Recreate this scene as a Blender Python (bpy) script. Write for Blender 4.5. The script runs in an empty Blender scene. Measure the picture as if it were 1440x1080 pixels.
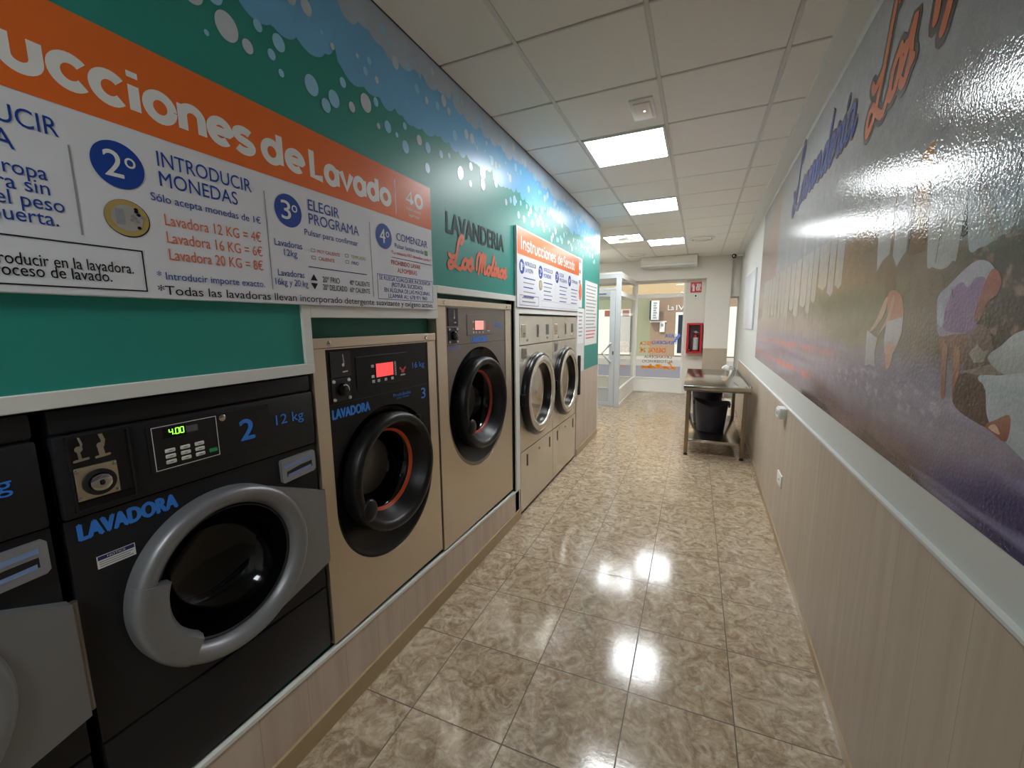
import bpy, bmesh, math, random
import numpy as np
from mathutils import Vector, Matrix

S = bpy.context.scene
COL = S.collection
PI = math.pi
random.seed(7)

def srgb(r, g, b):
    f = lambda c: (c/255/12.92) if c/255 <= .04045 else ((c/255+.055)/1.055)**2.4
    return (f(r), f(g), f(b))

# ------------------------------------------------------------------ camera, world, sun, exposure
H, CZ = 1.628, 2.946                    # eye height, ceiling height
YAW, PITCH, ROLL = .4223, .1467, -.0112
fw = Vector((-math.sin(YAW)*math.cos(PITCH), math.cos(YAW)*math.cos(PITCH), -math.sin(PITCH)))
rt = Vector((math.cos(YAW), math.sin(YAW), 0)); up = rt.cross(fw)
r2 = math.cos(ROLL)*rt + math.sin(ROLL)*up; u2 = -math.sin(ROLL)*rt + math.cos(ROLL)*up
cam = bpy.data.objects.new('camera', bpy.data.cameras.new('camera'))
COL.objects.link(cam)
M = Matrix((r2, u2, -fw)).transposed().to_4x4(); M.translation = (0, 0, H)
cam.matrix_world = M
cam.data.sensor_width = 36; cam.data.lens = 36*581.63/1440
cam.data.clip_start = .02; cam.data.clip_end = 200
S.camera = cam

S.view_settings.view_transform = 'Standard'; S.view_settings.look = 'None'
S.view_settings.gamma = 1; S.view_settings.use_curve_mapping = False
S.view_settings.exposure = 0.5

W = bpy.data.worlds.new('sky'); S.world = W; W.use_nodes = True
W.node_tree.nodes['Background'].inputs[0].default_value = (.86, .93, 1.0, 1)
W.node_tree.nodes['Background'].inputs[1].default_value = 1.2
sun = bpy.data.objects.new('sun', bpy.data.lights.new('sun', 'SUN')); COL.objects.link(sun)
sun.data.energy = 1.5; sun.data.angle = .01; sun.data.color = (1, .93, .82)
sun.rotation_euler = Vector((.25, .75, -.8)).to_track_quat('-Z', 'Y').to_euler()

LAMP = 25.0                             # ceiling panel emission

# ------------------------------------------------------------------ materials
MATS = {}
def nodes(name):
    m = bpy.data.materials.new(name); m.use_nodes = True
    nt = m.node_tree; b = nt.nodes['Principled BSDF']
    MATS[name] = m
    return m, nt, b
def L4(c): return (c[0], c[1], c[2], 1)
def mat(name, rgb, rough=.5, metal=0., spec=.5, coat=0., bump=None, noise=None, trans=0., emit=None, estr=1., stretch=None):
    m, nt, b = nodes(name)
    c = srgb(*rgb)
    b.inputs['Base Color'].default_value = L4(c)
    b.inputs['Roughness'].default_value = rough; b.inputs['Metallic'].default_value = metal
    b.inputs['Specular IOR Level'].default_value = spec; b.inputs['Coat Weight'].default_value = coat
    b.inputs['Coat Roughness'].default_value = .05
    if emit:
        b.inputs['Emission Color'].default_value = L4(srgb(*emit)); b.inputs['Emission Strength'].default_value = estr
    if bump or noise:
        tc = nt.nodes.new('ShaderNodeTexCoord'); n = nt.nodes.new('ShaderNodeTexNoise')
        src = tc.outputs['Object']
        if stretch:
            mp = nt.nodes.new('ShaderNodeMapping'); mp.inputs['Scale'].default_value = stretch
            nt.links.new(src, mp.inputs[0]); src = mp.outputs[0]
        nt.links.new(src, n.inputs['Vector'])
        sc = (bump or noise)[0]; n.inputs['Scale'].default_value = sc; n.inputs['Detail'].default_value = 4
        if bump:
            bp = nt.nodes.new('ShaderNodeBump'); bp.inputs['Strength'].default_value = bump[1]
            bp.inputs['Distance'].default_value = bump[2] if len(bump) > 2 else .002
            nt.links.new(n.outputs['Fac'], bp.inputs['Height']); nt.links.new(bp.outputs[0], b.inputs['Normal'])
        if noise:
            mx = nt.nodes.new('ShaderNodeMix'); mx.data_type = 'RGBA'
            a = [k*(1-noise[1]) for k in c]; d = [min(1, k*(1+noise[1])) for k in c]
            mx.inputs[6].default_value = L4(a); mx.inputs[7].default_value = L4(d)
            nt.links.new(n.outputs['Fac'], mx.inputs[0]); nt.links.new(mx.outputs[2], b.inputs['Base Color'])
    return m
mat('paint_white', (214, 212, 206), .6, bump=(60, .08))
mat('paint_grey', (204, 204, 200), .55, bump=(70, .1))
mat('paint_front', (228, 222, 212), .6, bump=(60, .08))
mat('vinyl_green', (44, 140, 128), .4, spec=.35, bump=(14, .05, .004))
mat('recess_green', (24, 110, 92), .5)
mat('cloud_blue', (112, 178, 222), .3, noise=(6, .12))
mat('cloud_pale', (176, 190, 204), .3, noise=(9, .15))
mat('bubble_blue', (150, 205, 232), .3, noise=(12, .12))
mat('bubble_pale', (196, 206, 214), .28, noise=(20, .1))
mat('trim_white', (222, 222, 216), .4)
mat('ceiling_tile', (232, 227, 218), .85, bump=(160, .25, .002), noise=(5, .05))
mat('ceiling_grid', (206, 203, 196), .5)
mat('ceiling_void', (120, 118, 114), .9)
mat('void_dark', (30, 32, 33), .9)
mat('orange_print', (232, 110, 40), .3, bump=(90, .05, .001))
mat('board_white', (226, 226, 232), .3, bump=(30, .02, .002))
mat('print_white', (232, 230, 228), .35)
mat('print_blue', (20, 66, 156), .35)
mat('print_navy', (24, 40, 92), .35)
mat('print_black', (14, 16, 18), .5, spec=.2)
mat('print_red', (208, 70, 60), .35)
mat('print_orange', (228, 112, 70), .35)
mat('print_grey', (150, 150, 154), .4)
mat('print_gold', (206, 180, 110), .3, metal=.4)
mat('print_silver', (186, 184, 178), .3, metal=.3)
mat('print_green', (70, 140, 50), .4)
mat('logo_orange', (226, 104, 66), .35)
mat('cabinet_black', (30, 30, 33), .45, spec=.3, bump=(240, .06, .001))
mat('panel_black', (14, 14, 16), .34, spec=.25)
mat('gloss_black', (7, 7, 8), .07, spec=.28)
mat('ring_black', (20, 20, 21), .36, spec=.32)
mat('deep_black', (8, 8, 10), .4)
mat('door_silver', (128, 128, 131), .38, metal=.4, noise=(3, .04))
mat('drawer_silver', (150, 152, 158), .35, metal=.5)
mat('film_blue', (124, 146, 190), .3)
mat('lettering_blue', (52, 128, 222), .35)
mat('chrome', (190, 188, 184), .14, metal=1)
mat('brushed_plate', (196, 186, 160), .3, metal=.9, noise=(40, .08))
mat('steel', (204, 190, 168), .34, metal=.7, bump=(4, .03, .001), noise=(30, .03), stretch=(1, 1, 30))
mat('ring_dryer', (12, 12, 13), .28, spec=.4)
mat('steel_bright', (212, 204, 188), .24, metal=.65, bump=(5, .03, .002))
mat('steel_dark', (124, 116, 108), .33, metal=.7, noise=(30, .04), stretch=(1, 1, 30))
mat('drum_dark', (92, 90, 86), .3, metal=.3)
mat('steel_table', (176, 168, 156), .14, metal=1, bump=(6, .04, .002))
mat('steel_leg', (140, 122, 98), .3, metal=.8)
mat('mirror_steel', (214, 208, 196), .06, metal=1)
mat('gasket_orange', (226, 84, 36), .4)
mat('gasket_red', (176, 50, 44), .4)
mat('button_white', (210, 208, 200), .4)
mat('button_green', (40, 150, 90), .4)
mat('led_green', (120, 230, 60), .4, emit=(150, 240, 60), estr=1.2)
mat('screen_red', (250, 70, 70), .3, emit=(250, 70, 70), estr=.75)
mat('screen_pink', (240, 170, 160), .3, emit=(250, 150, 140), estr=.5)
mat('display_dark', (90, 92, 92), .2)
mat('rubber_black', (16, 16, 17), .6)
mat('tub_plastic', (44, 44, 58), .5)
mat('red_metal', (196, 30, 40), .35)
mat('red_dark', (84, 20, 24), .5)
mat('red_sign', (206, 36, 44), .4)
mat('aluminium_white', (240, 237, 228), .4)
mat('aluminium_grey', (196, 200, 202), .35)
mat('window_plastic', (222, 226, 232), .2)
mat('asphalt', (112, 110, 118), .9, noise=(40, .1))
mat('pavement', (176, 168, 158), .9, noise=(30, .08))
mat('building_olive', (146, 148, 118), .9)
mat('building_stone', (152, 128, 106), .9, noise=(3, .15), stretch=(1, 1, 8))
mat('building_upper', (196, 168, 128), .9, noise=(4, .12), stretch=(1, 1, 10))
mat('garage_white', (238, 230, 216), .6, noise=(6, .04), stretch=(20, 1, 1))
mat('glass_dark', (40, 52, 62), .1)
mat('brick_red', (150, 90, 74), .9)
mat('cloth_white', (224, 222, 218), .9)
mat('diffuser', (240, 250, 252), .4, emit=(246, 252, 255), estr=LAMP)
mat('lamp_plastic', (224, 214, 200), .3)

def glass_mat():
    m = bpy.data.materials.new('glass'); m.use_nodes = True; nt = m.node_tree; nt.nodes.clear()
    o = nt.nodes.new('ShaderNodeOutputMaterial'); mx = nt.nodes.new('ShaderNodeMixShader')
    t = nt.nodes.new('ShaderNodeBsdfTransparent'); g = nt.nodes.new('ShaderNodeBsdfGlossy'); fr = nt.nodes.new('ShaderNodeFresnel')
    t.inputs[0].default_value = (.95, .97, .96, 1); g.inputs['Roughness'].default_value = .02; fr.inputs[0].default_value = 1.45
    nt.links.new(fr.outputs[0], mx.inputs[0]); nt.links.new(t.outputs[0], mx.inputs[1]); nt.links.new(g.outputs[0], mx.inputs[2])
    nt.links.new(mx.outputs[0], o.inputs[0]); MATS['glass'] = m
glass_mat()
def decal_mat(name, rgb):
    m = bpy.data.materials.new(name); m.use_nodes = True; nt = m.node_tree; nt.nodes.clear()
    o = nt.nodes.new('ShaderNodeOutputMaterial'); mx = nt.nodes.new('ShaderNodeMixShader'); mx.inputs[0].default_value = .6
    d = nt.nodes.new('ShaderNodeBsdfDiffuse'); t = nt.nodes.new('ShaderNodeBsdfTranslucent')
    for n in (d, t): n.inputs[0].default_value = L4(srgb(*rgb))
    nt.links.new(d.outputs[0], mx.inputs[1]); nt.links.new(t.outputs[0], mx.inputs[2]); nt.links.new(mx.outputs[0], o.inputs[0]); MATS[name] = m
decal_mat('decal_orange', (255, 178, 50)); decal_mat('decal_blue', (130, 160, 235)); decal_mat('decal_dark', (70, 68, 72))

def N(nt, kind, **kw):
    n = nt.nodes.new(kind)
    for k, v in kw.items():
        if k == 'op': n.operation = v
        else: n.inputs[int(k[1:])].default_value = v
    return n
def math_(nt, op, a, b=None):
    n = nt.nodes.new('ShaderNodeMath'); n.operation = op
    for i, q in enumerate((a, b)):
        if q is None: continue
        if isinstance(q, (int, float)): n.inputs[i].default_value = q
        else: nt.links.new(q, n.inputs[i])
    return n.outputs[0]
def mixc(nt, fac, a, b):
    n = nt.nodes.new('ShaderNodeMix'); n.data_type = 'RGBA'
    for i, q in ((0, fac), (6, a), (7, b)):
        if isinstance(q, tuple): n.inputs[i].default_value = L4(q)
        elif isinstance(q, (int, float)): n.inputs[i].default_value = q
        else: nt.links.new(q, n.inputs[i])
    return n.outputs[2]
def ramp(nt, fac, a, b):
    n = nt.nodes.new('ShaderNodeMapRange'); n.inputs[1].default_value = a; n.inputs[2].default_value = b
    nt.links.new(fac, n.inputs[0]); return n.outputs[0]
def floor_mat():
    m, nt, b = nodes('floor_tile')
    tc = nt.nodes.new('ShaderNodeTexCoord'); sp = nt.nodes.new('ShaderNodeSeparateXYZ'); nt.links.new(tc.outputs['Object'], sp.inputs[0])
    X, Y = sp.outputs[0], sp.outputs[1]
    u = math_(nt, 'DIVIDE', math_(nt, 'ADD', math_(nt, 'ADD', X, math_(nt, 'MULTIPLY', Y, .0075)), .6127), .4186)
    v = math_(nt, 'DIVIDE', math_(nt, 'SUBTRACT', math_(nt, 'SUBTRACT', Y, math_(nt, 'MULTIPLY', X, .0286)), 1.6861), .4217)
    def edge(q):
        f = math_(nt, 'FRACT', q); return math_(nt, 'MINIMUM', f, math_(nt, 'SUBTRACT', 1.0, f))
    e = math_(nt, 'MINIMUM', edge(u), edge(v))
    grout = ramp(nt, e, .004, .008)
    cb = nt.nodes.new('ShaderNodeCombineXYZ'); nt.links.new(math_(nt, 'FLOOR', u), cb.inputs[0]); nt.links.new(math_(nt, 'FLOOR', v), cb.inputs[1])
    wn = nt.nodes.new('ShaderNodeTexWhiteNoise'); nt.links.new(cb.outputs[0], wn.inputs[0])
    va = nt.nodes.new('ShaderNodeVectorMath'); va.operation = 'MULTIPLY_ADD'
    nt.links.new(wn.outputs['Color'], va.inputs[0]); va.inputs[1].default_value = (30, 30, 30); nt.links.new(tc.outputs['Object'], va.inputs[2])
    n1 = nt.nodes.new('ShaderNodeTexNoise'); n1.inputs['Scale'].default_value = 9; n1.inputs['Detail'].default_value = 8; n1.inputs['Distortion'].default_value = 2.2; n1.inputs['Roughness'].default_value = .65
    n2 = nt.nodes.new('ShaderNodeTexNoise'); n2.inputs['Scale'].default_value = 22; n2.inputs['Detail'].default_value = 7; n2.inputs['Distortion'].default_value = 1.2
    n3 = nt.nodes.new('ShaderNodeTexNoise'); n3.inputs['Scale'].default_value = 5; n3.inputs['Detail'].default_value = 5; n3.inputs['Distortion'].default_value = 3
    for n in (n1, n2, n3): nt.links.new(va.outputs[0], n.inputs['Vector'])
    c = mixc(nt, ramp(nt, n1.outputs[0], .36, .66), srgb(140, 118, 94), srgb(196, 178, 153))
    vein = math_(nt, 'ABSOLUTE', math_(nt, 'SUBTRACT', n3.outputs[0], .5))
    c = mixc(nt, math_(nt, 'MULTIPLY', math_(nt, 'SUBTRACT', 1.0, ramp(nt, vein, .0, .03)), .4), c, srgb(128, 98, 72))
    c = mixc(nt, math_(nt, 'MULTIPLY', ramp(nt, n2.outputs[0], .54, .72), .5), c, srgb(214, 200, 178))
    c = mixc(nt, grout, srgb(88, 72, 54), c)
    nt.links.new(c, b.inputs['Base Color'])
    rg = nt.nodes.new('ShaderNodeMapRange'); rg.inputs[3].default_value = .6; rg.inputs[4].default_value = .12; nt.links.new(grout, rg.inputs[0]); nt.links.new(rg.outputs[0], b.inputs['Roughness'])
    b.inputs['Specular IOR Level'].default_value = .5
    nb = nt.nodes.new('ShaderNodeTexNoise'); nb.inputs['Scale'].default_value = 55; nb.inputs['Detail'].default_value = 3; nt.links.new(tc.outputs['Object'], nb.inputs['Vector'])
    bp = nt.nodes.new('ShaderNodeBump'); bp.inputs['Strength'].default_value = .075; bp.inputs['Distance'].default_value = .0025
    hsum = math_(nt, 'ADD', nb.outputs[0], math_(nt, 'MULTIPLY', grout, .6))
    nt.links.new(hsum, bp.inputs['Height']); nt.links.new(bp.outputs[0], b.inputs['Normal'])
floor_mat()
def laminate_mat(name, a, bcol, board=.19, seam=.35):
    m, nt, b = nodes(name)
    tc = nt.nodes.new('ShaderNodeTexCoord'); sp = nt.nodes.new('ShaderNodeSeparateXYZ'); nt.links.new(tc.outputs['Object'], sp.inputs[0])
    q = math_(nt, 'DIVIDE', sp.outputs[1], board); f = math_(nt, 'FRACT', q)
    e = math_(nt, 'MINIMUM', f, math_(nt, 'SUBTRACT', 1.0, f))
    wn = nt.nodes.new('ShaderNodeTexWhiteNoise'); wn.noise_dimensions = '1D'; nt.links.new(math_(nt, 'FLOOR', q), wn.inputs['W'])
    mp = nt.nodes.new('ShaderNodeMapping'); mp.inputs['Scale'].default_value = (1, 13, .9); nt.links.new(tc.outputs['Object'], mp.inputs[0])
    n = nt.nodes.new('ShaderNodeTexNoise'); n.inputs['Scale'].default_value = 1.4; n.inputs['Detail'].default_value = 6; n.inputs['Distortion'].default_value = .6
    nt.links.new(mp.outputs[0], n.inputs['Vector'])
    fac = math_(nt, 'ADD', math_(nt, 'MULTIPLY', ramp(nt, n.outputs[0], .3, .7), .75), math_(nt, 'MULTIPLY', wn.outputs[0], .25))
    c = mixc(nt, fac, srgb(*a), srgb(*bcol))
    c = mixc(nt, math_(nt, 'MULTIPLY', math_(nt, 'SUBTRACT', 1.0, ramp(nt, e, .004, .012)), seam), c, srgb(110, 96, 82))
    nt.links.new(c, b.inputs['Base Color']); b.inputs['Roughness'].default_value = .5
laminate_mat('laminate', (172, 156, 138), (192, 177, 158))
laminate_mat('laminate_left', (182, 164, 146), (204, 188, 172))
mat('skirting_tile', (168, 146, 112), .3, noise=(9, .12))
def print_mat(name, rough, bscale, bstr, speck):
    m, nt, b = nodes(name)
    at = nt.nodes.new('ShaderNodeAttribute'); at.attribute_name = 'Col'
    tc = nt.nodes.new('ShaderNodeTexCoord')
    n = nt.nodes.new('ShaderNodeTexNoise'); n.inputs['Scale'].default_value = 130; n.inputs['Detail'].default_value = 3; nt.links.new(tc.outputs['Object'], n.inputs['Vector'])
    n0 = nt.nodes.new('ShaderNodeTexNoise'); n0.inputs['Scale'].default_value = 18; n0.inputs['Detail'].default_value = 5; nt.links.new(tc.outputs['Object'], n0.inputs['Vector'])
    k = math_(nt, 'ADD', 1-speck, math_(nt, 'MULTIPLY', math_(nt, 'ADD', n.outputs[0], n0.outputs[0]), speck))
    vm = nt.nodes.new('ShaderNodeVectorMath'); vm.operation = 'SCALE'; nt.links.new(at.outputs['Color'], vm.inputs[0]); nt.links.new(k, vm.inputs['Scale'])
    nt.links.new(vm.outputs[0], b.inputs['Base Color'])
    n2 = nt.nodes.new('ShaderNodeTexNoise'); n2.inputs['Scale'].default_value = bscale; n2.inputs['Detail'].default_value = 2; nt.links.new(tc.outputs['Object'], n2.inputs['Vector'])
    bp = nt.nodes.new('ShaderNodeBump'); bp.inputs['Strength'].default_value = bstr; bp.inputs['Distance'].default_value = .0015
    nt.links.new(n2.outputs[0], bp.inputs['Height']); nt.links.new(bp.outputs[0], b.inputs['Normal'])
    b.inputs['Roughness'].default_value = rough; b.inputs['Specular IOR Level'].default_value = .2
print_mat('mural_print', .09, 105, .6, .42)

# ------------------------------------------------------------------ mesh builder
def tag(o, label, cat=None, group=None, kind=None):
    if label: o['label'] = label
    if cat: o['category'] = cat
    if group: o['group'] = group
    if kind: o['kind'] = kind
    return o
def thing(name, loc, label, cat, group=None):
    o = bpy.data.objects.new(name, None); o.empty_display_size = .1; COL.objects.link(o); o.location = loc
    return tag(o, label, cat, group)
def root_loc(o):
    v = Vector((0, 0, 0))
    while o: v += o.location; o = o.parent
    return v
class MB:
    def __init__(s): s.v, s.f, s.m, s.ms = [], [], [], []
    def mi(s, m):
        if m not in s.ms: s.ms.append(m)
        return s.ms.index(m)
    def add(s, vs, fs, m):
        o = len(s.v); s.v += [tuple(p) for p in vs]; i = s.mi(m)
        for f in fs: s.f.append(tuple(o+k for k in f)); s.m.append(i)
        return s
    def box(s, x0, x1, y0, y1, z0, z1, m, bev=0, seg=2):
        if bev <= 0:
            vs = [(x, y, z) for x in (x0, x1) for y in (y0, y1) for z in (z0, z1)]
            return s.add(vs, [(0, 1, 3, 2), (4, 6, 7, 5), (0, 4, 5, 1), (2, 3, 7, 6), (0, 2, 6, 4), (1, 5, 7, 3)], m)
        bm = bmesh.new(); bmesh.ops.create_cube(bm, size=1)
        for q in bm.verts: q.co = ((x0+x1)/2+q.co.x*(x1-x0), (y0+y1)/2+q.co.y*(y1-y0), (z0+z1)/2+q.co.z*(z1-z0))
        bmesh.ops.bevel(bm, geom=bm.edges[:], offset=bev, segments=seg, profile=.5, affect='EDGES')
        bm.verts.index_update(); s.add([q.co[:] for q in bm.verts], [[w.index for w in f.verts] for f in bm.faces], m); bm.free(); return s
    def lathe(s, prof, cy, cz, m, n=64, a0=0, a1=2*PI, cx=0):      # about an x axis: prof = (x, r)
        full = abs(a1-a0-2*PI) < 1e-6; k = n if full else n+1
        vs = []
        for x, r in prof:
            for i in range(k):
                a = a0+(a1-a0)*i/n; vs.append((cx+x, cy+r*math.cos(a), cz+r*math.sin(a)))
        fs = []
        for j in range(len(prof)-1):
            for i in range(n):
                i2 = (i+1) % k; fs.append((j*k+i, j*k+i2, (j+1)*k+i2, (j+1)*k+i))
        return s.add(vs, fs, m)
    def lathez(s, prof, cx, cy, m, n=40, sx=1, sy=1):              # about a z axis: prof = (r, z)
        vs = [(cx+sx*r*math.cos(2*PI*i/n), cy+sy*r*math.sin(2*PI*i/n), z) for r, z in prof for i in range(n)]
        return s.add(vs, [(j*n+i, j*n+(i+1) % n, (j+1)*n+(i+1) % n, (j+1)*n+i) for j in range(len(prof)-1) for i in range(n)], m)
    def disc(s, x, cy, cz, r, m, n=40):
        return s.add([(x, cy+r*math.cos(2*PI*i/n), cz+r*math.sin(2*PI*i/n)) for i in range(n)], [tuple(range(n))], m)
    def tube(s, pts, r, m, n=10, closed=False):
        pts = [Vector(p) for p in pts]; K = len(pts); vs = []
        for i, p in enumerate(pts):
            t = (pts[(i+1) % K] if (closed or i < K-1) else p)-(pts[i-1] if (closed or i) else p)
            t.normalize(); a = t.orthogonal() if abs(t.z) > .95 else t.cross(Vector((0, 0, 1)))
            a.normalize(); b = t.cross(a); rr = r[i] if isinstance(r, (list, tuple)) else r
            vs += [p+rr*(math.cos(2*PI*j/n)*a+math.sin(2*PI*j/n)*b) for j in range(n)]
        fs = [(i*n+j, i*n+(j+1) % n, ((i+1) % K)*n+(j+1) % n, ((i+1) % K)*n+j) for i in range(K if closed else K-1) for j in range(n)]
        if not closed: fs += [tuple(range(n))[::-1], tuple((K-1)*n+j for j in range(n))]
        return s.add(vs, fs, m)
    def prism(s, out, x0, x1, m, P=None):                           # outline in (y,z) drawn out along x
        P = P or (lambda x, y, z: (x, y, z)); n = len(out)
        vs = [P(x0, *p) for p in out]+[P(x1, *p) for p in out]
        return s.add(vs, [tuple(range(n))[::-1], tuple(range(n, 2*n))]+[(i, (i+1) % n, n+(i+1) % n, n+i) for i in range(n)], m)
    def flat(s, out, x, m, P=None):
        P = P or (lambda x, y, z: (x, y, z)); return s.add([P(x, *p) for p in out], [tuple(range(len(out)))], m)
    def ball(s, c, r, m, n=20, k=12):
        vs = [(c[0]+r[0]*math.sin(PI*j/k)*math.cos(2*PI*i/n), c[1]+r[1]*math.sin(PI*j/k)*math.sin(2*PI*i/n), c[2]+r[2]*math.cos(PI*j/k)) for j in range(k+1) for i in range(n)]
        return s.add(vs, [(j*n+i, (j+1)*n+i, (j+1)*n+(i+1) % n, j*n+(i+1) % n) for j in range(k) for i in range(n)], m)
    def plate(s, x, y0, y1, z0, z1, hole, m, c=None):              # flat plate with a star-shaped hole about c
        c = c or (sum(p[0] for p in hole)/len(hole), sum(p[1] for p in hole)/len(hole))
        hp = [(math.atan2(p[1]-c[1], p[0]-c[0]), p) for p in hole]; hp.sort()
        A = [(a, p, None) for a, p in hp]
        def ray(a):
            dy, dz = math.cos(a), math.sin(a); t = 1e9
            if dy > 1e-9: t = min(t, (y1-c[0])/dy)
            if dy < -1e-9: t = min(t, (y0-c[0])/dy)
            if dz > 1e-9: t = min(t, (z1-c[1])/dz)
            if dz < -1e-9: t = min(t, (z0-c[1])/dz)
            return (c[0]+t*dy, c[1]+t*dz)
        for q in ((y0, z0), (y1, z0), (y1, z1), (y0, z1)):
            a = math.atan2(q[1]-c[1], q[0]-c[0])
            k = min(range(len(hp)), key=lambda i: abs(hp[i][0]-a)); j = next((i for i in range(len(hp)) if hp[i][0] > a), 0)
            a_, b_ = hp[j-1], hp[j]; da = (b_[0]-a_[0]) % (2*PI); t = ((a-a_[0]) % (2*PI))/da if da else 0
            A.append((a, (a_[1][0]+t*(b_[1][0]-a_[1][0]), a_[1][1]+t*(b_[1][1]-a_[1][1])), q))
        A.sort(key=lambda e: e[0]); n = len(A)
        vs = [(x, *e[1]) for e in A]+[(x, *(e[2] or ray(e[0]))) for e in A]
        return s.add(vs, [(i, n+i, n+(i+1) % n, (i+1) % n) for i in range(n)], m)
    def build(s, name, parent=None, smooth=35, cols=None):
        me = bpy.data.meshes.new(name); o = bpy.data.objects.new(name, me)
        off = root_loc(parent) if parent else Vector((0, 0, 0))
        me.from_pydata([(p[0]-off.x, p[1]-off.y, p[2]-off.z) for p in s.v], [], s.f)
        for m in s.ms: me.materials.append(MATS[m])
        me.polygons.foreach_set('material_index', s.m)
        if smooth:
            me.polygons.foreach_set('use_smooth', [True]*len(s.f)); me.set_sharp_from_angle(angle=math.radians(smooth))
        me.update()
        COL.objects.link(o)
        if parent: o.parent = parent
        return o
def solid(name, label, cat, mb, group=None, smooth=35):             # a thing that is one mesh, origin at its base
    xs, ys, zs = zip(*mb.v); off = ((min(xs)+max(xs))/2, (min(ys)+max(ys))/2, min(zs))
    mb.v = [(p[0]-off[0], p[1]-off[1], p[2]-off[2]) for p in mb.v]
    o = mb.build(name, None, smooth); o.location = off
    return tag(o, label, cat, group)
def struct(name, mb, parent=None, smooth=35):
    o = mb.build(name, parent, smooth); o['kind'] = 'structure'; return o

# ------------------------------------------------------------------ lettering
_tc = {}
def glyphs(body, bold=0.):
    key = (body, bold)
    if key not in _tc:
        cu = bpy.data.curves.new('lettering', 'FONT'); cu.body = body; cu.size = 1; cu.offset = bold; cu.resolution_u = 4
        ob = bpy.data.objects.new('lettering', cu); me = bpy.data.meshes.new_from_object(ob)
        _tc[key] = ([v.co[:2] for v in me.vertices], [tuple(p.vertices) for p in me.polygons])
        bpy.data.meshes.remove(me); bpy.data.objects.remove(ob); bpy.data.curves.remove(cu)
    return _tc[key]
CAP = max(p[1] for p in glyphs('H')[0])
LIFT = [0.]
def bump(): LIFT[0] = (LIFT[0]+.000024) % .00036                    # printed layers never lie in exactly one plane
def left(x): return lambda u, v: (x+LIFT[0], u, v)                          # writing on a surface that faces +x
def text(mb, body, u0, u1, vb, cap, m, P, bold=0., shear=0., fat=0.):
    vs, fs = glyphs(body); bump()
    f = fat+bold*cap*.3
    for a_, b_ in (((f, 0), (-f, 0), (0, f*.7), (0, -f*.7)) if f else ()): text(mb, body, u0+a_, u1+a_, vb+b_, cap, m, P, shear=shear)
    bump(); a = min(p[0] for p in vs); b = max(p[0] for p in vs); k = (u1-u0)/(b-a); h = cap/CAP
    mb.add([P(u0+(p[0]-a)*k+shear*p[1]*h, vb+p[1]*h) for p in vs], fs, m)
def rect(mb, u0, u1, v0, v1, m, P): bump(); mb.add([P(u0, v0), P(u1, v0), P(u1, v1), P(u0, v1)], [(0, 1, 2, 3)], m)
def outline(mb, u0, u1, v0, v1, w, m, P):
    rect(mb, u0, u1, v0, v0+w, m, P); rect(mb, u0, u1, v1-w, v1, m, P); rect(mb, u0, u0+w, v0+w, v1-w, m, P); rect(mb, u1-w, u1, v0+w, v1-w, m, P)
def ell(mb, u, v, ru, rv, m, P, n=32): bump(); mb.add([P(u+ru*math.cos(2*PI*i/n), v+rv*math.sin(2*PI*i/n)) for i in range(n)], [tuple(range(n))], m)
def smooth_line(p, k=6):
    if len(p) < 3: return p
    o = []
    for i in range(len(p)-1):
        a, b, c, d = p[max(i-1, 0)], p[i], p[i+1], p[min(i+2, len(p)-1)]
        for j in range(k):
            t = j/k
            o.append(tuple(.5*(2*b[q]+(c[q]-a[q])*t+(2*a[q]-5*b[q]+4*c[q]-d[q])*t*t+(3*b[q]-a[q]-3*c[q]+d[q])*t**3) for q in (0, 1)))
    return o+[p[-1]]
def stroke(mb, pts, w, m, P, cap=True):
    bump(); l0 = LIFT[0]; n = len(pts); vs = []
    for i, p in enumerate(pts):
        LIFT[0] = l0+i*.0000022; a = pts[max(i-1, 0)]; b = pts[min(i+1, n-1)]; dx, dy = b[0]-a[0], b[1]-a[1]; l = math.hypot(dx, dy) or 1
        ww = w(i/(n-1)) if callable(w) else w
        vs += [P(p[0]-dy/l*ww, p[1]+dx/l*ww), P(p[0]+dy/l*ww, p[1]-dx/l*ww)]
    LIFT[0] = l0; mb.add(vs, [(2*i, 2*i+1, 2*i+3, 2*i+2) for i in range(n-1)], m)
    if cap:
        for i in (0, n-1):
            ww = w(i/(n-1)) if callable(w) else w
            ell(mb, pts[i][0], pts[i][1], ww, ww, m, P, 10)
def arc(cx, cy, rx, ry, a0, a1, n=14): return [(cx+rx*math.cos(math.radians(a0+(a1-a0)*i/n)), cy+ry*math.sin(math.radians(a0+(a1-a0)*i/n))) for i in range(n+1)]
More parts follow.
